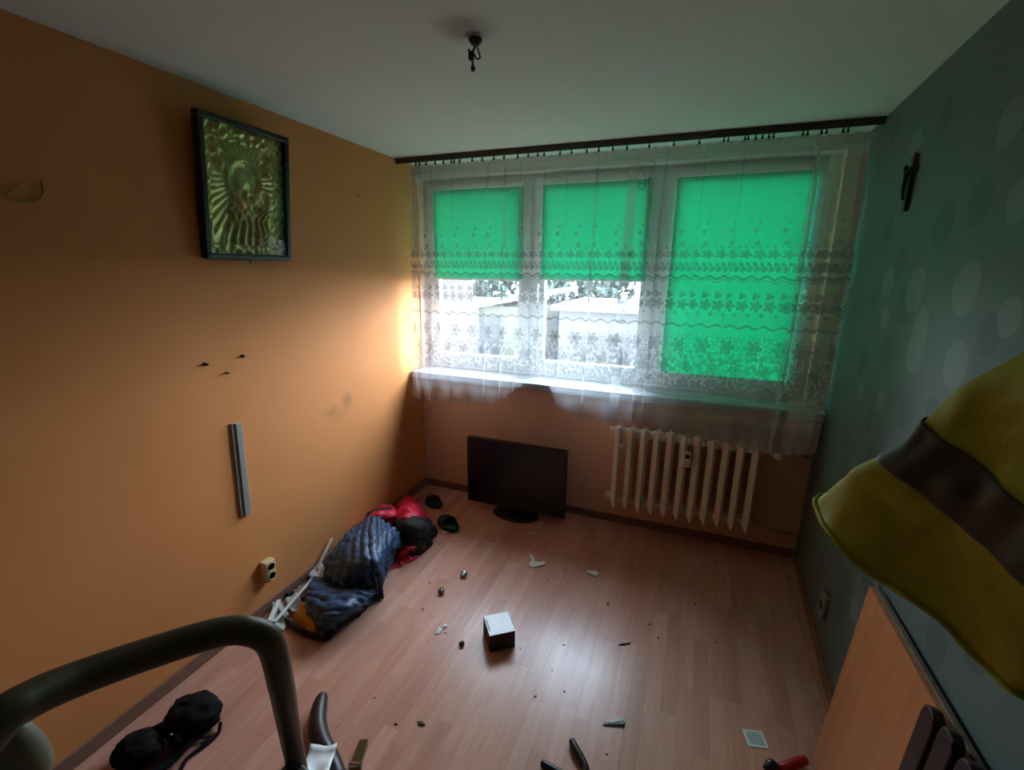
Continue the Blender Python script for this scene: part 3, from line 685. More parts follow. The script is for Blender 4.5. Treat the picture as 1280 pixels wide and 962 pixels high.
# ------------------------------------------------------------------ jackets in the heap by the left wall
NAVY_UP = [[(0.103, 2.246, 0.16), (0.153, 2.296, 0.2), (0.233, 2.322, 0.26), (0.309, 2.334, 0.22), (0.363, 2.402, 0.12)], [(0.113, 2.132, 0.14), (0.247, 2.109, 0.22), (0.381, 2.133, 0.27), (0.404, 2.234, 0.2), (0.397, 2.367, 0.08)], [(0.148, 2.023, 0.12), (0.359, 1.947, 0.21), (0.519, 1.951, 0.25), (0.442, 2.144, 0.12), (0.405, 2.266, 0.02)], [(0.165, 1.955, 0.08), (0.376, 1.885, 0.12), (0.520, 1.975, 0.09), (0.49, 2.02, 0.04), (0.424, 2.149, 0.008)]]
NAVY_LOW = [[(0.074, 1.951, 0.03), (0.201, 1.943, 0.04), (0.373, 1.927, 0.05), (0.471, 1.953, 0.06), (0.478, 2.012, 0.03)], [(0.185, 1.809, 0.08), (0.344, 1.772, 0.12), (0.465, 1.814, 0.14), (0.532, 1.855, 0.12), (0.486, 1.986, 0.02)], [(0.277, 1.714, 0.08), (0.449, 1.66, 0.13), (0.528, 1.727, 0.13), (0.528, 1.817, 0.07), (0.503, 1.88, 0.008)], [(0.331, 1.69, 0.02), (0.43, 1.648, 0.04), (0.465, 1.685, 0.03), (0.456, 1.761, 0.008), (0.479, 1.82, 0.008)]]
YELLOW = [[(0.184, 1.691, 0.01), (0.256, 1.663, 0.012), (0.338, 1.644, 0.012), (0.393, 1.64, 0.01)], [(0.183, 1.715, 0.03), (0.261, 1.684, 0.05), (0.333, 1.665, 0.05), (0.38, 1.656, 0.03)], [(0.156, 1.796, 0.02), (0.226, 1.752, 0.05), (0.298, 1.723, 0.06), (0.355, 1.705, 0.03)]]
HEM = [(0.17, 1.658, 0.016), (0.233, 1.639, 0.016), (0.288, 1.627, 0.016), (0.386, 1.621, 0.016), (0.457, 1.636, 0.014), (0.464, 1.684, 0.013)]
RED_A = [[(0.025, 2.429, 0.08), (0.024, 2.57, 0.12), (0.031, 2.64, 0.14), (0.116, 2.663, 0.14)], [(0.026, 2.342, 0.12), (0.131, 2.37, 0.2), (0.212, 2.432, 0.22), (0.257, 2.515, 0.18)], [(0.035, 2.37, 0.06), (0.113, 2.416, 0.1), (0.21, 2.442, 0.12), (0.219, 2.531, 0.06)]]
RED_B = [[(0.051, 2.787, 0.05), (0.085, 2.834, 0.1), (0.123, 2.863, 0.12), (0.152, 2.922, 0.05)], [(0.208, 2.581, 0.14), (0.29, 2.57, 0.2), (0.338, 2.613, 0.2), (0.34, 2.736, 0.1)], [(0.272, 2.517, 0.14), (0.365, 2.478, 0.2), (0.413, 2.535, 0.18), (0.406, 2.702, 0.07)]]
BLACK = [[(0.24, 2.526, 0.14), (0.359, 2.486, 0.2), (0.411, 2.556, 0.18), (0.416, 2.695, 0.07)], [(0.323, 2.435, 0.15), (0.448, 2.39, 0.21), (0.499, 2.457, 0.19), (0.472, 2.653, 0.05)], [(0.364, 2.417, 0.1), (0.468, 2.372, 0.14), (0.507, 2.456, 0.1), (0.484, 2.61, 0.01)]]
FLAP = [[(0.377, 2.397, 0.08), (0.441, 2.419, 0.1), (0.48, 2.479, 0.08), (0.51, 2.546, 0.03)], [(0.401, 2.324, 0.05), (0.464, 2.338, 0.08), (0.497, 2.413, 0.06), (0.513, 2.52, 0.01)], [(0.386, 2.258, 0.02), (0.422, 2.308, 0.02), (0.459, 2.359, 0.02), (0.501, 2.459, 0.008)], [(0.405, 2.19, 0.008), (0.427, 2.232, 0.008), (0.454, 2.277, 0.008), (0.491, 2.381, 0.008)]]
STRIP = [[(0.075, 2.45, 0.19), (0.127, 2.502, 0.205), (0.183, 2.576, 0.19)], [(0.085, 2.412, 0.175), (0.155, 2.442, 0.205), (0.205, 2.522, 0.19)]]
def wr(amp, sc): return lambda u, v, p: amp * noise.noise((p.x * sc, p.y * sc, p.z * sc))
def ctr(g): return [tuple(Vector(p)) for p in g]
def skirt(Q, zmin=.006, k=3):
    """continues the edge of a draped cloth down to the floor so that it rests there"""
    n = len(Q); w = len(Q[0]); out = [[q for q in row] for row in Q]
    c = Vector((0, 0, 0))
    for row in Q:
        for q in row: c += q
    c /= n * w
    def down(q):
        d = (q - c); d.z = 0; d = d.normalized() * .012 if d.length > 1e-6 else d
        r = q + d; return Vector((max(r.x, xl(r.y) + .012), r.y, zmin))
    out = [[down(r[0])] + r + [down(r[-1])] for r in out]
    out = [[down(q) for q in out[0]]] + out + [[down(q) for q in out[-1]]]
    return out
nj = thing('quilted_jacket', 'crumpled navy quilted jacket lying by the orange wall', 'jacket', (.35, 1.9, 0))
def quilt_u(u, v, p): return .017 * abs(math.sin(PI * v * 11 + .7 * math.sin(u * 5) + .5 * noise.noise((p.x * 9, p.y * 9, 0)))) ** .7 + .012 * noise.noise((p.x * 35, p.y * 35, p.z * 35)) + .003 * noise.noise((p.x * 90, p.y * 90, p.z * 90))
def quilt_l(u, v, p): return .014 * abs(math.sin(PI * u * 6 + .9 * math.sin(v * 6) + noise.noise((p.x * 9, p.y * 9, 2)))) ** .7 + .010 * noise.noise((p.x * 30, p.y * 30, p.z * 30)) + .003 * noise.noise((p.x * 90, p.y * 90, p.z * 90))
m = MB(); m.grid(skirt(cloth(NAVY_UP, 60, 90, quilt_u, 1))); m.build('back_panel', M['navy'], nj, True, solid=.006)
m = MB(); m.grid(skirt(cloth(NAVY_LOW, 70, 60, quilt_l, 1))); m.build('sleeve', M['navy'], nj, True, solid=.006)
m = MB(); m.grid(cloth(YELLOW, 24, 30, wr(.014, 26), 1)); yl = m.build('lining', M['yel'], nj, True, solid=.004); yl['label'] = 'yellow lining'
MB().tube(HEM, [.009, .012, .013, .013, .012, .010], 10, 6).build('hem_binding', M['blkn'], nj, True)
rj = thing('red_jacket', 'crumpled red and black jacket heaped behind the navy quilted one', 'jacket', (.3, 2.5, 0))
m = MB(); m.grid(skirt(cloth(RED_A, 40, 40, wr(.022, 16), 1))); m.build('body_panel', M['redc'], rj, True, solid=.005)
m = MB(); m.grid(skirt(cloth(RED_B, 40, 40, wr(.022, 16), 1))); m.build('sleeve', M['redc'], rj, True, solid=.005)
m = MB(); m.grid(skirt(cloth(BLACK, 40, 40, wr(.016, 18), 1))); k = m.build('black_panel', M['blkn'], rj, True, solid=.005); k['label'] = 'black shoulder panel'
m = MB(); m.grid(skirt(cloth(FLAP, 36, 36, wr(.03, 24), 1))); m.build('front_flap', M['redc'], rj, True, solid=.004)
m = MB(); m.grid(cloth(STRIP, 10, 24, wr(.004, 20), 1)); m.build('collar_strip', M['blkn'], rj, True, solid=.004)

# two dark green slippers beside the heap
def slipper(cx, cy, ln, wd, ang, lab, flip):
    t = thing('slipper', lab, 'slipper', (cx, cy, 0), 'dark green slippers by the heap of jackets')
    R = Matrix.Translation((cx, cy, 0)) @ Matrix.Rotation(ang, 4, 'Z')
    def ring(k, z, n=28):
        out = []
        for i in range(n):
            a = 2 * PI * i / n; x = math.cos(a) * ln / 2; y = math.sin(a) * wd / 2 * (1 + .16 * math.cos(a))
            out.append(R @ Vector((x * k, y * k, z)))
        return out
    m = MB(); rs = [ring(.92, .002), ring(1, .008), ring(1.0, .018), ring(.97, .022)]
    m.grid([r + [r[0]] for r in rs]); m.vf(rs[0], [tuple(range(28))]); m.vf(rs[-1], [tuple(range(28))]); m.build('sole', M['dark'], t, True, weld=True)
    # upper: vamp dome over the toe half, low rim round the heel
    P = []
    for i in range(15):
        f = i / 14; row = []
        for j in range(15):
            a = PI * j / 14
            x = (-.05 + .55 * f) * ln; half = wd / 2 * math.sqrt(max(.02, 1 - (2 * x / ln) ** 2)) * 1.02
            hgt = .062 * math.sin(a) ** .7 * (1 - .6 * f ** 2)
            row.append(R @ Vector((x, half * math.cos(a), .018 + hgt)))
        P.append(row)
    m = MB(); m.grid(P); m.build('vamp', M['green'], t, True, solid=.006)
    pts = [R @ Vector((math.cos(a) * ln / 2 * .93, math.sin(a) * wd / 2 * .9 * (1 + .16 * math.cos(a)), .030)) for a in np.linspace(PI * .52, PI * 1.48, 14)]
    MB().tube(pts, .011, 8).build('heel_rim', M['green'], t, True)
    MB().prism([tuple((R @ Vector((math.cos(2 * PI * i / 24) * ln * .44, math.sin(2 * PI * i / 24) * wd * .4, 0)))[:2]) for i in range(24)], .021, .025).build('insole', M['greenl'], t)
slipper(.253, 3.005, .17, .10, 2.75, 'dark green slipper in the corner behind the red jacket', 0)
slipper(.505, 2.775, .20, .115, 2.65, 'dark green slipper nearer the television, opening turned to the room', 1)

# ------------------------------------------------------------------ litter under the socket by the left wall
def sheet(name, pts, mt, lab, cat='paper', th=.0012, curl=.006, grp=None, n=8, sd=0, z0=.003):
    P = []
    a, b, c, d = [Vector((*p, 0) if len(p) == 2 else p) for p in pts]
    for i in range(n):
        row = []
        for j in range(n):
            u, v = i / (n - 1), j / (n - 1)
            q = a * (1 - u) * (1 - v) + b * u * (1 - v) + c * u * v + d * (1 - u) * v
            q.z += z0 + curl * (noise.noise((u * 2.2 + sd, v * 2.2, sd * 1.7)) + .55) + curl * .6 * abs(u - .5) * 2 * abs(v - .5) * 2
            q.z = max(q.z, .002); q.x = max(q.x, xl(q.y) + .016 if q.z < .06 else xl(q.y) + .003)
            row.append(q)
        P.append(row)
    m = MB(); m.grid(P); return tag(m.build(name, mt, None, True, solid=th), lab, cat, grp)
sheet('crumpled_paper', [(.03, 1.70), (.10, 1.60), (.25, 1.575), (.16, 1.68)], M['paper2'], 'crumpled pale paper nearest the tube rail beside the orange wall', curl=.03, sd=1)
sheet('torn_paper', [(.05, 1.76), (.17, 1.70), (.20, 1.76), (.07, 1.83)], M['paper2'], 'torn grey paper lying under the long white strip by the wall', curl=.02, sd=2)
sheet('cardboard_scrap', [(.03, 1.83), (.14, 1.80), (.15, 1.94), (.03, 1.95)], M['newsp'], 'brown cardboard scrap on the floor below the cream socket', curl=.015, sd=3)
sheet('torn_paper', [(.03, 1.95, .02), (.12, 1.93, .03), (.10, 2.01, .05), (.03, 2.06, .06)], M['paper'], 'white folded paper leaning on the wall beside the navy jacket', curl=.012, sd=4)
def strip3(name, a, b, w, mt, lab, z=.02):
    a, b = Vector(a), Vector(b); d = (b - a).normalized(); s = Vector((-d.y, d.x, 0)) * w
    t_ = Vector((0, 0, .003))
    m = MB().hexa([a - s - t_, b - s - t_, b + s - t_, a + s - t_, a - s + t_, b - s + t_, b + s + t_, a + s + t_])
    return tag(m.build(name, mt, None, bevel=.001), lab, 'strip')
strip3('plastic_strip', (.155, 1.605, .035), (.075, 1.99, .045), .008, M['paper'], 'long white plastic strip lying along the litter by the orange wall')
strip3('plastic_strip', (.125, 1.60, .034), (.05, 1.73, .04), .011, M['paper'], 'short wide white strip crossing the litter nearest the tube rail')
strip3('plastic_strip', (.06, 2.0, .055), (.035, 2.16, .16), .010, M['paper'], 'white strip propped against the wall behind the navy jacket')
strip3('plastic_strip', (.048, 1.72, .035), (.17, 1.665, .028), .012, M['paper2'], 'grey strip crossing the litter under the cream socket')
for k, (x, y, s, lab) in enumerate(((.035, 1.80, .02, 'dark crumpled wrapper below the cream socket, nearer the tube rail'), (.03, 1.86, .016, 'dark crumpled wrapper below the cream socket, nearer the navy jacket'))):
    m = MB(); P = []
    for i in range(9):
        row = []
        for j in range(13):
            a, b = PI * i / 8, 2 * PI * j / 12; n_ = Vector((math.sin(a) * math.cos(b), math.sin(a) * math.sin(b), math.cos(a)))
            row.append(Vector((x + s * .2, y, s * .95)) + n_ * s * (.75 + .35 * noise.noise(n_ * 3 + Vector((k * 5, 0, 0)))))
        P.append(row)
    m.grid(P); tag(m.build('wrapper', M['dark'], None), lab, 'wrapper')

# ------------------------------------------------------------------ small carton box
t = thing('carton_box', 'small white-topped carton box alone in the middle of the floor', 'box', (1.23, 1.975, 0))
BA = [Vector((1.231, 1.872, 0)), Vector((1.331, 1.950, 0)), Vector((1.250, 2.056, 0)), Vector((1.148, 1.980, 0))]
hb = .092
def wallp(a, b):
    d = (b - a).normalized(); n = Vector((d.y, -d.x, 0)) * -.002
    return MB().hexa([a, b, b + n, a + n, a + Vector((0, 0, hb)), b + Vector((0, 0, hb)), b + n + Vector((0, 0, hb)), a + n + Vector((0, 0, hb))])
for i in range(4): wallp(BA[i], BA[(i + 1) % 4]).build('side_panel', M['boxd'], t)
top = [p + Vector((0, 0, hb)) for p in BA]; MB().hexa(top + [p + Vector((0, 0, .002)) for p in top]).build('lid', M['boxm'], t, bevel=.0008)
lm = [top[0].lerp(top[3], .5), top[1].lerp(top[2], .5)]; e = (top[3] - top[0]).normalized() * .004
q0 = lm[0].lerp(lm[1], .04); q1 = lm[0].lerp(lm[1], .10); zz = Vector((0, 0, .0022)); z2 = Vector((0, 0, .0028)); f = (top[3] - top[0]) * .28
MB().hexa([q0 - f + zz, q1 - f + zz, q1 + f + zz, q0 + f + zz, q0 - f + z2, q1 - f + z2, q1 + f + z2, q0 + f + z2]).build('tuck_flap', M['paper2'], t)

# paper scraps, foil balls, crumbs
def scrap(x, y, pts, lab, mt='paper', sd=0):
    n = len(pts); c = Vector((x, y, 0))
    m = MB(); m.vf([c + Vector((px, py, .003 + .006 * (noise.noise((px * 40, py * 40, sd)) + .6))) for px, py in pts] + [c + Vector((0, 0, .009))], [(i, (i + 1) % n, n) for i in range(n)])
    return tag(m.build('paper_scrap', M[mt], None, solid=.0012), lab, 'paper scrap')
scrap(1.215, 2.61, [(-.06, .06), (-.045, .075), (-.005, .01), (.06, .03), (.055, .0), (.0, -.05), (-.035, -.03), (-.03, .01)], 'largest torn white scrap, V-shaped, in front of the television')
scrap(1.40, 2.765, [(-.04, -.006), (.03, -.012), (.035, .012), (-.03, .014)], 'narrow white scrap before the radiator, nearer the television', 'paper2', 1)
scrap(1.595, 2.885, [(-.06, .03), (-.03, .02), (.06, -.025), (.05, -.035), (-.01, -.02), (-.045, .01)], 'thin bent pale scrap in front of the radiator', 'paper2', 2)
scrap(1.56, 2.645, [(-.04, .01), (.0, .015), (.02, .03), (.045, .005), (.03, -.02), (0, -.015)], 'small white twisted scrap to the right of the V-shaped one', 'paper', 3)
scrap(1.095, 2.915, [(-.025, .02), (.01, .025), (.025, -.01), (-.01, -.025)], 'pale scrap just in front of the television stand', 'paper2', 4)
scrap(1.14, 2.89, [(-.02, .01), (.015, .02), (.02, -.012), (-.012, -.018)], 'tiny pale scrap beside the one at the television stand', 'paper2', 5)
scrap(.515, 2.705, [(-.04, .01), (.02, .02), (.04, .0), (.01, -.02), (-.02, -.01)], 'white scrap against the slipper nearer the television', 'paper', 6)
scrap(.940, 1.895, [(-.012, .02), (.012, .018), (.01, -.018), (-.01, -.02)], 'tiny white scrap left of the carton box, nearer the viewer', 'paper', 7)
scrap(.953, 1.938, [(-.008, .012), (.01, .008), (.006, -.01), (-.008, -.012)], 'tiny white scrap left of the carton box, farther from the viewer', 'paper', 8)
def ball(x, y, r, mt, lab, name, cat, sd, sq=.8, grp=None):
    P = []
    for i in range(11):
        row = []
        for j in range(17):
            a, b = PI * i / 10, 2 * PI * j / 16; n_ = Vector((math.sin(a) * math.cos(b), math.sin(a) * math.sin(b), math.cos(a)))
            k = 1 + .28 * noise.noise(n_ * 2.6 + Vector((sd * 3.1, 0, 0))); q = n_ * r * k; q.z *= sq
            q += Vector((x, y, r * sq * .95)); q.z = max(q.z, .001); row.append(q)
        P.append(row)
    m = MB(); m.grid(P); return tag(m.build(name, M[mt], None, mt != 'foil', weld=True), lab, cat, grp)
ball(.808, 2.151, .020, 'foil', 'crumpled foil ball nearer the navy jacket', 'foil_ball', 'foil', 1)
ball(.858, 2.331, .021, 'foil', 'crumpled foil ball farther back, level with the red jacket', 'foil_ball', 'foil', 2)
ball(1.086, 1.861, .013, 'dark', 'round black plug on the floor left of the carton box', 'rubber_plug', 'plug', 3)
CR = [(1.335, 2.487), (1.378, 2.544), (1.418, 2.56), (.679, 2.645), (.878, 2.727), (.975, 1.90), (1.028, 1.402), (.872, 1.467), (1.539, 1.885), (1.825, 2.161), (1.978, 2.273), (2.0, 2.52), (2.15, 2.6), (1.51, 1.73), (1.93, 2.35), (2.25, 2.35), (1.55, 2.05), (1.36, 1.95), (1.84, 1.60), (1.95, 1.50), (.78, 2.0), (.70, 2.2), (1.7, 2.42), (1.62, 1.80)]
for k, (x, y) in enumerate(CR):
    r = random.uniform(.004, .008); ln = random.uniform(1, 2.6); a = random.uniform(0, PI)
    m = MB(); R = Matrix.Translation((x, y, 0)) @ Matrix.Rotation(a, 4, 'Z')
    m.vf([R @ Vector(q) for q in ((-r * ln, 0, 0.0008), (0, -r * .7, .0008), (r * ln, r * .3, .0008), (0, r * .8, .0008), (r * .2, 0, r * .8), (-r * .6, r * .1, r * .6))], [(0, 1, 5), (1, 4, 5), (1, 2, 4), (2, 3, 4), (3, 5, 4), (3, 0, 5), (0, 3, 2, 1)])
    tag(m.build('crumb', M['crumb']), 'small dark crumb of dirt on the laminate floor', 'crumb', 'dark crumbs scattered on the floor')
m = MB(); m.prism([(-.012, 0), (.0, -.008), (.016, .0), (.0, .007)], .001, .006, lambda x, y, z: (1.118 + x * 1.3, 1.442 + y, z)); tag(m.build('plastic_chip', M['dark']), 'small black lozenge chip on the floor between tube rail and pliers', 'chip')
m = MB(); m.prism([(-.018, -.012), (.016, .01), (.02, .016), (-.012, -.004)], .001, .006, lambda x, y, z: (1.825 + x * 1.4, 2.163 + y * 1.4, z)); tag(m.build('wood_splinter', M['crumb']), 'dark splinter on the floor right of the carton box', 'splinter')
sheet('folded_leaflet', [(1.800, 1.718), (1.875, 1.775), (1.888, 1.758), (1.884, 1.742)], M['paper'], 'thin white folded slip with a dark underside on the open floor', curl=.006, sd=6)
o = MB().hexa([(1.806, 1.710, .001), (1.886, 1.738, .001), (1.882, 1.756, .001), (1.81, 1.716, .001), (1.806, 1.710, .005), (1.886, 1.738, .010), (1.882, 1.756, .010), (1.81, 1.716, .005)]).build('black_blade', M['dark']); tag(o, 'short black blade lying under the thin white slip', 'blade')
# printed card
cc = Vector((2.3735, 1.880, 0)); mx_ = (Vector((2.405, 1.923, 0)) - Vector((2.331, 1.904, 0))).normalized(); my_ = Vector((-mx_.y, mx_.x, 0))
o = MB().box(-.038, .038, -.036, .034, .0012, .0024).build('printed_card', M['card']); o.location = cc; o.rotation_euler = (0, 0, math.atan2(mx_.y, mx_.x))
tag(o, 'small white printed card with pale green text lines on the floor', 'card')

# ------------------------------------------------------------------ tools and bags near the viewer
t = thing('pliers', 'black-handled pliers at the near edge of the floor', 'pliers', (1.74, 1.5, 0))
MB().tube([(1.706, 1.590, .016), (1.722, 1.568, .018), (1.748, 1.542, .018), (1.778, 1.508, .016), (1.775, 1.470, .014)], [.012, .015, .015, .014, .010], 10, 5).build('handle', M['rubber'], t, True)
MB().tube([(1.622, 1.468, .014), (1.655, 1.462, .016), (1.70, 1.455, .016), (1.745, 1.448, .012)], [.012, .014, .014, .010], 10, 5).build('handle', M['rubber'], t, True)
MB().lathe([(.020, 0), (.020, .020), (.012, .024)], (1.757, 1.455, .003), 'z', 16).build('pivot_joint', M['chrome'], t)
MB().hexa([(1.750, 1.445, .004), (1.780, 1.462, .004), (1.80, 1.385, .004), (1.785, 1.38, .004), (1.750, 1.445, .020), (1.780, 1.462, .020), (1.80, 1.385, .014), (1.785, 1.38, .014)]).build('jaw', M['chrome'], t, bevel=.003)
t = thing('clamp_tool', 'red and black plastic-handled tool at the near edge of the floor', 'tool', (2.45, 1.79, 0))
MB().tube([(2.440, 1.772, .018), (2.485, 1.800, .024), (2.535, 1.838, .024)], [.014, .019, .016], 10, 5).build('handle', M['redp'], t, True)
MB().tube([(2.392, 1.752, .014), (2.415, 1.772, .022), (2.442, 1.760, .014)], [.010, .020, .012], 10, 5).build('nose', M['rubber'], t, True)
t = thing('hose_grip', 'curved black rubber grip beside the tube rail', 'grip', (.8, 1.25, 0))
MB().tube([(.690, 1.362, .034), (.712, 1.325, .036), (.760, 1.262, .038), (.826, 1.212, .038), (.905, 1.172, .036), (.978, 1.129, .036)], [.024, .031, .036, .037, .036, .034], 14, 6).build('grip_body', M['rubber'], t, True)
MB().tube([(.684, 1.370, .034), (.692, 1.358, .034)], .020, 12).build('end_cap', M['dark'], t)
sheet('paper_packet', [(.835, 1.158, .07), (.920, 1.196, .07), (.965, 1.10, .06), (.88, 1.06, .06)], M['boxm'], 'white folded paper packet lying over the curved black grip', 'packet', .003, .02, None, 8, 9, .004)
t = thing('brass_hinge', 'small tarnished metal hinge beside the white paper packet', 'hinge', (.95, 1.22, 0))
MB().hexa([(.965, 1.205, .002), (1.005, 1.215, .002), (.978, 1.295, .002), (.948, 1.280, .002), (.965, 1.205, .010), (1.005, 1.215, .010), (.978, 1.295, .030), (.948, 1.280, .030)]).build('hinge_leaf', M['brass'], t, bevel=.002)
MB().hexa([(.970, 1.205, .002), (1.010, 1.215, .002), (1.035, 1.175, .002), (1.005, 1.16, .002), (.970, 1.205, .008), (1.010, 1.215, .008), (1.035, 1.175, .006), (1.005, 1.16, .006)]).build('hinge_leaf', M['brass'], t, bevel=.002)
MB().tube([(.965, 1.202, .011), (1.012, 1.216, .011)], .010, 10).build('hinge_pin', M['chrome'], t)

def lump(cx, cy, rx, ry, h, ang, sd, amp=.18):
    P = []
    for i in range(22):
        row = []
        for j in range(37):
            a, b = PI * i / 21, 2 * PI * j / 36; n_ = Vector((math.sin(a) * math.cos(b), math.sin(a) * math.sin(b), math.cos(a)))
            k = 1 + amp * noise.noise(n_ * 1.8 + Vector((sd, 0, 0))) + amp * .5 * noise.noise(n_ * 5 + Vector((0, sd, 0)))
            q = Vector((n_.x * rx * k, n_.y * ry * k, n_.z * h * .5 * k)); q = Matrix.Rotation(ang, 3, 'Z') @ q
            q += Vector((cx, cy, h * .46)); q.z = max(q.z, .004); q.x = max(q.x, xl(q.y) + .02); row.append(q)
        P.append(row)
    m = MB(); return m.grid(P)
t = thing('pouch', 'black lumpy pouch with trailing straps on the floor by the orange wall', 'pouch', (.28, 1.1, 0))
lump(.285, 1.095, .105, .085, .12, .5, 3).build('pouch_body', M['blackcloth'], t, True, weld=True)
MB().tube([(.385, 1.135, .02), (.408, 1.105, .008), (.405, 1.06, .008), (.390, 1.00, .008), (.415, .95, .008), (.44, .88, .008)], .007, 8, 5, flat=.5).build('strap', M['blackcloth'], t, True)
MB().tube([(.350, 1.06, .03), (.375, 1.07, .012), (.395, 1.09, .008), (.385, 1.05, .008)], .005, 8, 4, flat=.5).build('strap', M['blackcloth'], t, True)
MB().tube([(.345, 1.05, .03), (.352, .99, .02), (.345, .92, .02), (.335, .86, .02)], [.018, .022, .022, .022], 10, 5, flat=.5).build('webbing', M['blackcloth'], t, True)
MB().lathe([(.006, 0), (.007, .004), (.003, .008)], (.195, 1.118, .07), 'z', 10).build('snap_button', M['chrome'], t)
t = thing('goggles', 'black goggle-shaped pouch in front of the lumpy black pouch', 'goggles', (.2, .95, 0))
lump(.225, .935, .085, .07, .10, .4, 8).build('goggle_body', M['blackcloth'], t, True, weld=True)
MB().tube([(.215, .995, .05), (.25, 1.015, .06), (.30, 1.02, .055), (.335, 1.0, .04)], [.022, .028, .028, .022], 10, 5).build('bridge', M['blackcloth'], t, True)
MB().lathe([(.005, 0), (.006, .004), (.003, .007)], (.315, 1.0, .078), 'z', 10).build('rivet', M['chrome'], t)
MB().lathe([(.007, 0), (.007, .006), (.003, .008)], (.292, .968, .03), 'z', 10).build('buckle', M['chrome'], t)

# ------------------------------------------------------------------ step ladder rail in the foreground
t = thing('step_ladder', 'dark tubular step ladder whose bent top rail fills the near corner', 'ladder', (1.25, .35, 0))
RT = .0160
MB().tube([(.98, -.10, .02), (1.30, .13, .85), (1.47, .255, 1.32), (1.500, .285, 1.405), (1.494, .318, 1.430), (1.486, .342, 1.426), (1.482, .374, 1.414), (1.492, .423, 1.400), (1.516, .481, 1.386), (1.531, .508, 1.371), (1.541, .525, 1.342), (1.524, .545, 1.259), (1.461, .597, 1.093), (1.413, .639, .93), (1.27, .76, .46), (1.135, .88, .02)], RT, 18, 8).build('top_rail', M['tubem'], t, True)
MB().tube([(1.435, .318, 1.40), (1.455, .33, 1.385), (1.462, .335, 1.35), (1.450, .335, 1.32)], [.010, .016, .018, .014], 12, 4).build('joint_clamp', M['cap'], t, True)
for f in (.28, .52, .72):
    a = Vector((.98, -.10, .02)).lerp(Vector((1.47, .255, 1.32)), f); b = Vector((1.135, .88, .02)).lerp(Vector((1.45, .605, 1.06)), f * 1.25)
    b.z = a.z; d = (b - a).normalized(); n_ = Vector((d.y, -d.x, 0)) * .16; h_ = Vector((0, 0, .02))
    MB().hexa([a, b, b + n_, a + n_, a + h_, b + h_, b + n_ + h_, a + n_ + h_]).build('step_tread', M['tread'], t, bevel=.005)
MB().tube([(1.50, .44, 1.05), (1.62, .30, .5), (1.72, .18, .02)], .014, 12, 4).build('rear_leg', M['tubem'], t, True)
MB().tube([(1.42, .22, 1.15), (1.50, .0, .5), (1.56, -.18, .02)], .014, 12, 4).build('rear_leg', M['tubem'], t, True)
for (x, y) in ((.98, -.10), (1.135, .88), (1.72, .18), (1.56, -.18)):
    MB().lathe([(.026, 0), (.026, .03), (.022, .034)], (x, y, .001), 'z', 12).build('rubber_foot', M['rubber'], t)

# ------------------------------------------------------------------ board, slats and cord by the right wall
t = thing('leaning_board', 'orange wood veneer board leaning on the dotted wallpaper', 'board', (2.6, 1.3, 0))
A = Vector((2.658, 1.932, .742)); tdir = Vector((-.052, -1, .085)).normalized()
xn = Vector((-.985, 0, .12)); ddir = tdir.cross(Vector((-1, 0, .1))).normalized()
if ddir.z > 0: ddir = -ddir
L1, L2 = 1.32, .742
nn = ddir.cross(tdir).normalized()
if nn.x > 0: nn = -nn
def bp(a, b, c): return A + tdir * a + ddir * b + nn * c
MB().hexa([bp(0, 0.004, .001), bp(L1, .004, .001), bp(L1, L2, .001), bp(0, L2, .001), bp(0, .004, .017), bp(L1, .004, .017), bp(L1, L2, .017), bp(0, L2, .017)]).build('veneer_panel', M['board'], t, bevel=.001)
MB().hexa([bp(0, 0, -.016), bp(L1, 0, -.016), bp(L1, .02, -.016), bp(0, .02, -.016), bp(0, 0, .0005), bp(L1, 0, .0005), bp(L1, .02, .0005), bp(0, .02, .0005)]).build('edge_strip', M['boarde'], t, bevel=.003)  # board's top edge, with the shadow along it put into the grey-brown
SLB = 'upright dark red-brown wooden slat leaning on the veneer board, '
for k, (a, h_, lab) in enumerate(((.585, -.012, 'nearest the board corner'), (.668, -.03, 'second from the board corner'), (.752, -.035, 'third from the board corner'))):
    b0 = .0; m = MB(); w = .032; top_ = h_
    pts = [(-w, L2 - a * .08), (w, L2 - a * .08), (w, top_ + .03), (w * .7, top_ + .008), (0, top_), (-w * .7, top_ + .008), (-w, top_ + .03)]
    lo = (bp(a, 0, 0).z) / -ddir.z - .004
    pts[0] = (-w, lo); pts[1] = (w, lo)
    m.prism(pts, .0185, .044, lambda x, y, z: bp(a + x, y, z)); tag(m.build('wooden_slat', M['slat'], None, bevel=.004), SLB + lab, 'slat', 'dark slats against the board')
o = MB().tube([(xr(1.98) - .004, 1.985, .90), (xr(1.98) - .004, 1.979, .82), (xr(1.966) - .006, 1.966, .73), (xr(1.96) - .010, 1.955, .60)], .0028, 8, 5).build('cord', M['cordw'], None, True)
tag(o, 'thin pale cord hanging on the wallpaper behind the leaning board', 'cord')

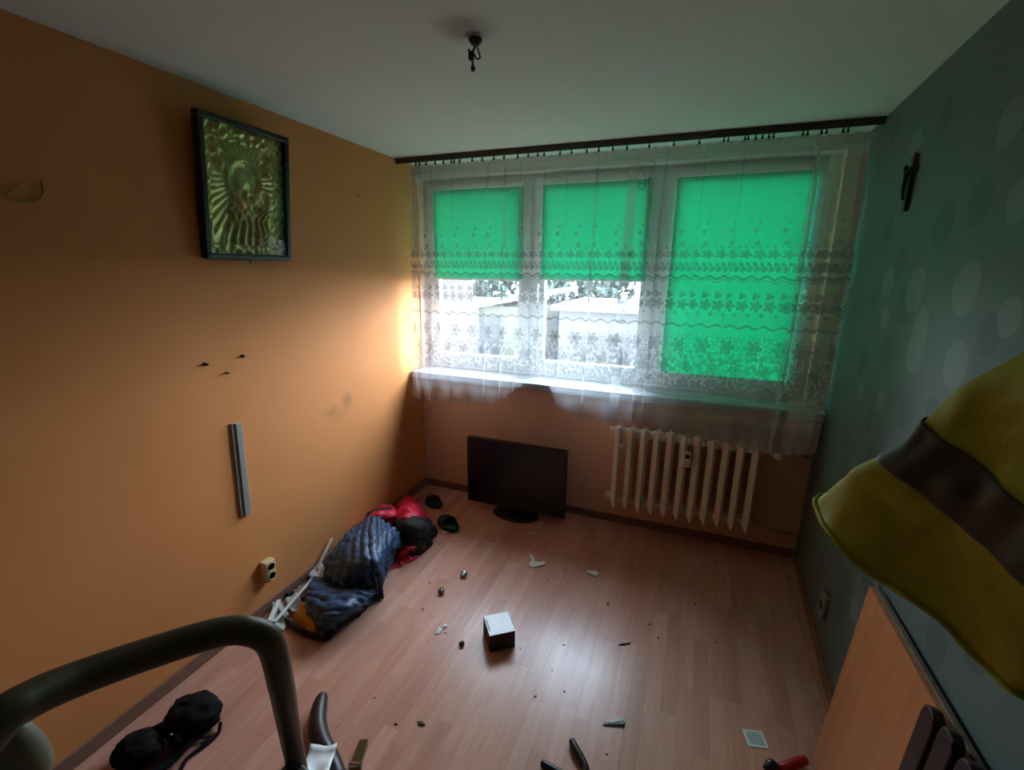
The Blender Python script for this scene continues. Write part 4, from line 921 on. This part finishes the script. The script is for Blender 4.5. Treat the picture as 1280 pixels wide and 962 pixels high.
# ------------------------------------------------------------------ hi-vis jacket, right foreground
t = thing('hi_vis_jacket', 'yellow hi-vis jacket with a grey reflective band, hung beside the dotted wall', 'jacket', (2.45, 1.0, 1.3))
hA, hB, hC, hDd = Vector((2.274, 1.237, 1.333)), Vector((2.456, .916, 1.233)), Vector((2.427, 1.033, 1.708)), Vector((2.520, .80, 1.60))
wn_ = (hB - hA).cross(hC - hA).normalized()
if wn_.x > 0: wn_ = -wn_           # towards the room
def jac(u, v, off=0.0):
    """u: 0..1 runs round the closed garment, v: 0 hem .. 1 shoulder"""
    a = 2 * PI * u; s = .5 - .5 * math.cos(a); side = math.sin(a)
    p = hA * (1 - s) * (1 - v) + hB * s * (1 - v) + hC * (1 - s) * v + hDd * s * v
    n = wn_ * side * (.055 + .02 * math.sin(5 * s + v * 3))
    fold = .016 * math.sin(7 * s + 5 * v) * (1 if side > 0 else .6) + .020 * noise.noise((s * 3.2, v * 3.4, side)) + .008 * noise.noise((s * 9, v * 9, side))
    n += wn_ * fold * min(1, abs(side) * 2 + .15)
    e = (hA - hC).normalized() * (.012 * math.sin(s * 17) * .5 * (1 - v) ** 3 + .004 * noise.noise((s * 6, 0, 1)) * (1 - v))
    b = (hA - hB).normalized() * (.012 * noise.noise((v * 5, 4, 1)) + .010 * math.sin(v * 9 + 1)) * (1 - s)
    return p + n + e + b + wn_ * off * (1 if side > 0 else -1) + (hA - hB).normalized() * off * (1 - 2 * s)
m = MB(); m.grid([[jac(u, v) for u in np.linspace(0, 1, 97)] for v in np.linspace(0, 1, 60)]); m.build('body', M['hivis'], t, True, solid=.004, weld=True)
m = MB(); m.grid([[jac(u, v, .004) for u in np.linspace(0, 1, 97)] for v in np.linspace(.405, .60, 16)]); m.build('reflective_band', M['band'], t, True, solid=.002, weld=True)
m = MB(); m.tube([jac(u, .012, .003) for u in np.linspace(0, 1, 73)], .005, 6); m.build('hem_seam', M['hivis'], t, True)
sh = jac(.5, 1.0); hk = Vector((xr(.80) - .05, .80, 1.80))
m = MB(); m.grid([[jac(u, 1.0).lerp(hk + (jac(u, 1.0) - (hC + hDd) / 2) * .12, f) for u in np.linspace(0, 1, 49)] for f in np.linspace(0, 1, 12)]); m.build('shoulder', M['hivis'], t, True, solid=.004, weld=True)
MB().tube([(xr(.80) - .002, .80, 1.81), (xr(.80) - .03, .80, 1.80), (xr(.80) - .045, .80, 1.815)], .006, 8, 4).build('coat_hook', M['hook'], t, True)

# ------------------------------------------------------------------ outside
GZ = -1.6
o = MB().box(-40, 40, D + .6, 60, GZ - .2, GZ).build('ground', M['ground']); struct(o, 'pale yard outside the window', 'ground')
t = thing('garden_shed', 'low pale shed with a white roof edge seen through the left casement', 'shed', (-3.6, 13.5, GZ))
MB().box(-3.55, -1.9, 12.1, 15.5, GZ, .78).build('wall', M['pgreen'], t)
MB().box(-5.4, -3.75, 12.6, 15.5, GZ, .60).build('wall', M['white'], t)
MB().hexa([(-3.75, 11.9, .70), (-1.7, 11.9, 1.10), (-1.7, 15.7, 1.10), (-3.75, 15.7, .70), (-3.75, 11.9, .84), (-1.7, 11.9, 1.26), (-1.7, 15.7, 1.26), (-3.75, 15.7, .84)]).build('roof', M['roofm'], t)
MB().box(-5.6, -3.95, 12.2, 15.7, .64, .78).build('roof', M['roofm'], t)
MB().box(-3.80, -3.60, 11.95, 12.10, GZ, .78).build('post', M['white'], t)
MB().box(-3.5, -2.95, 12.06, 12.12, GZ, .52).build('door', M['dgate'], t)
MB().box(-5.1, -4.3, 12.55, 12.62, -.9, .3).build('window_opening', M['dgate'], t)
t = thing('building_wing', 'pinkish plastered side wing of the building, left edge of the left casement', 'building', (-1.3, 4.8, GZ))  # added to block sky from the left; its edge shows as a pinkish strip
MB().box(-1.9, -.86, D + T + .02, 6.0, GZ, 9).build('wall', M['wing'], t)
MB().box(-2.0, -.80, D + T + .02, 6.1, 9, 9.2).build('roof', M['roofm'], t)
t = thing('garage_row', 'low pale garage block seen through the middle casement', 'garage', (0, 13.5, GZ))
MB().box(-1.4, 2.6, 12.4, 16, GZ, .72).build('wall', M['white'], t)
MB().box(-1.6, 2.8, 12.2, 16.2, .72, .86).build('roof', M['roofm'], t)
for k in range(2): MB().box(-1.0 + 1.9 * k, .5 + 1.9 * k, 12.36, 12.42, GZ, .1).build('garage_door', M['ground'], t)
def tree(x, y, h, r, lab, sd):
    t = thing('tree', lab, 'tree', (x, y, GZ))
    MB().tube([(x, y, GZ), (x + .1, y, GZ + h * .3), (x - .05, y, GZ + h * .6)], [.2, .16, .10], 8, 3).build('trunk', M['trunk'], t)
    rnd = random.Random(sd); m = MB()
    for k in range(900):
        a, b = rnd.uniform(0, 2 * PI), math.acos(rnd.uniform(-1, 1)); rr_ = r * (.55 + .45 * rnd.random()) * (1 + .25 * noise.noise((math.cos(a) * 2, math.sin(a) * 2, b + sd)))
        c = Vector((x + rr_ * math.sin(b) * math.cos(a), y + rr_ * math.sin(b) * math.sin(a), GZ + h * .62 + rr_ * math.cos(b) * .9))
        e1 = Vector((rnd.uniform(-1, 1), rnd.uniform(-1, 1), rnd.uniform(-1, 1))).normalized() * .22; e2 = e1.orthogonal().normalized() * .14
        m.vf([c - e1, c + e2, c + e1, c - e2], [(0, 1, 2, 3)])
    tag(m.build('foliage', M['green2'], t), kind='stuff')
tree(-7.4, 20, 5.6, 2.2, 'leafy tree behind the shed, seen through the left casement', 1)
tree(-2.3, 20, 5.2, 2.1, 'leafy tree between shed and garages, behind both', 2)
tree(2.7, 20.5, 5.5, 2.2, 'leafy tree behind the garage block, middle of the middle casement', 3)
tree(7.6, 20, 5.0, 2.0, 'leafy tree at the far end of the garage block', 4)

for o in list(bpy.data.objects):
    if '_base' in o: del o['_base']
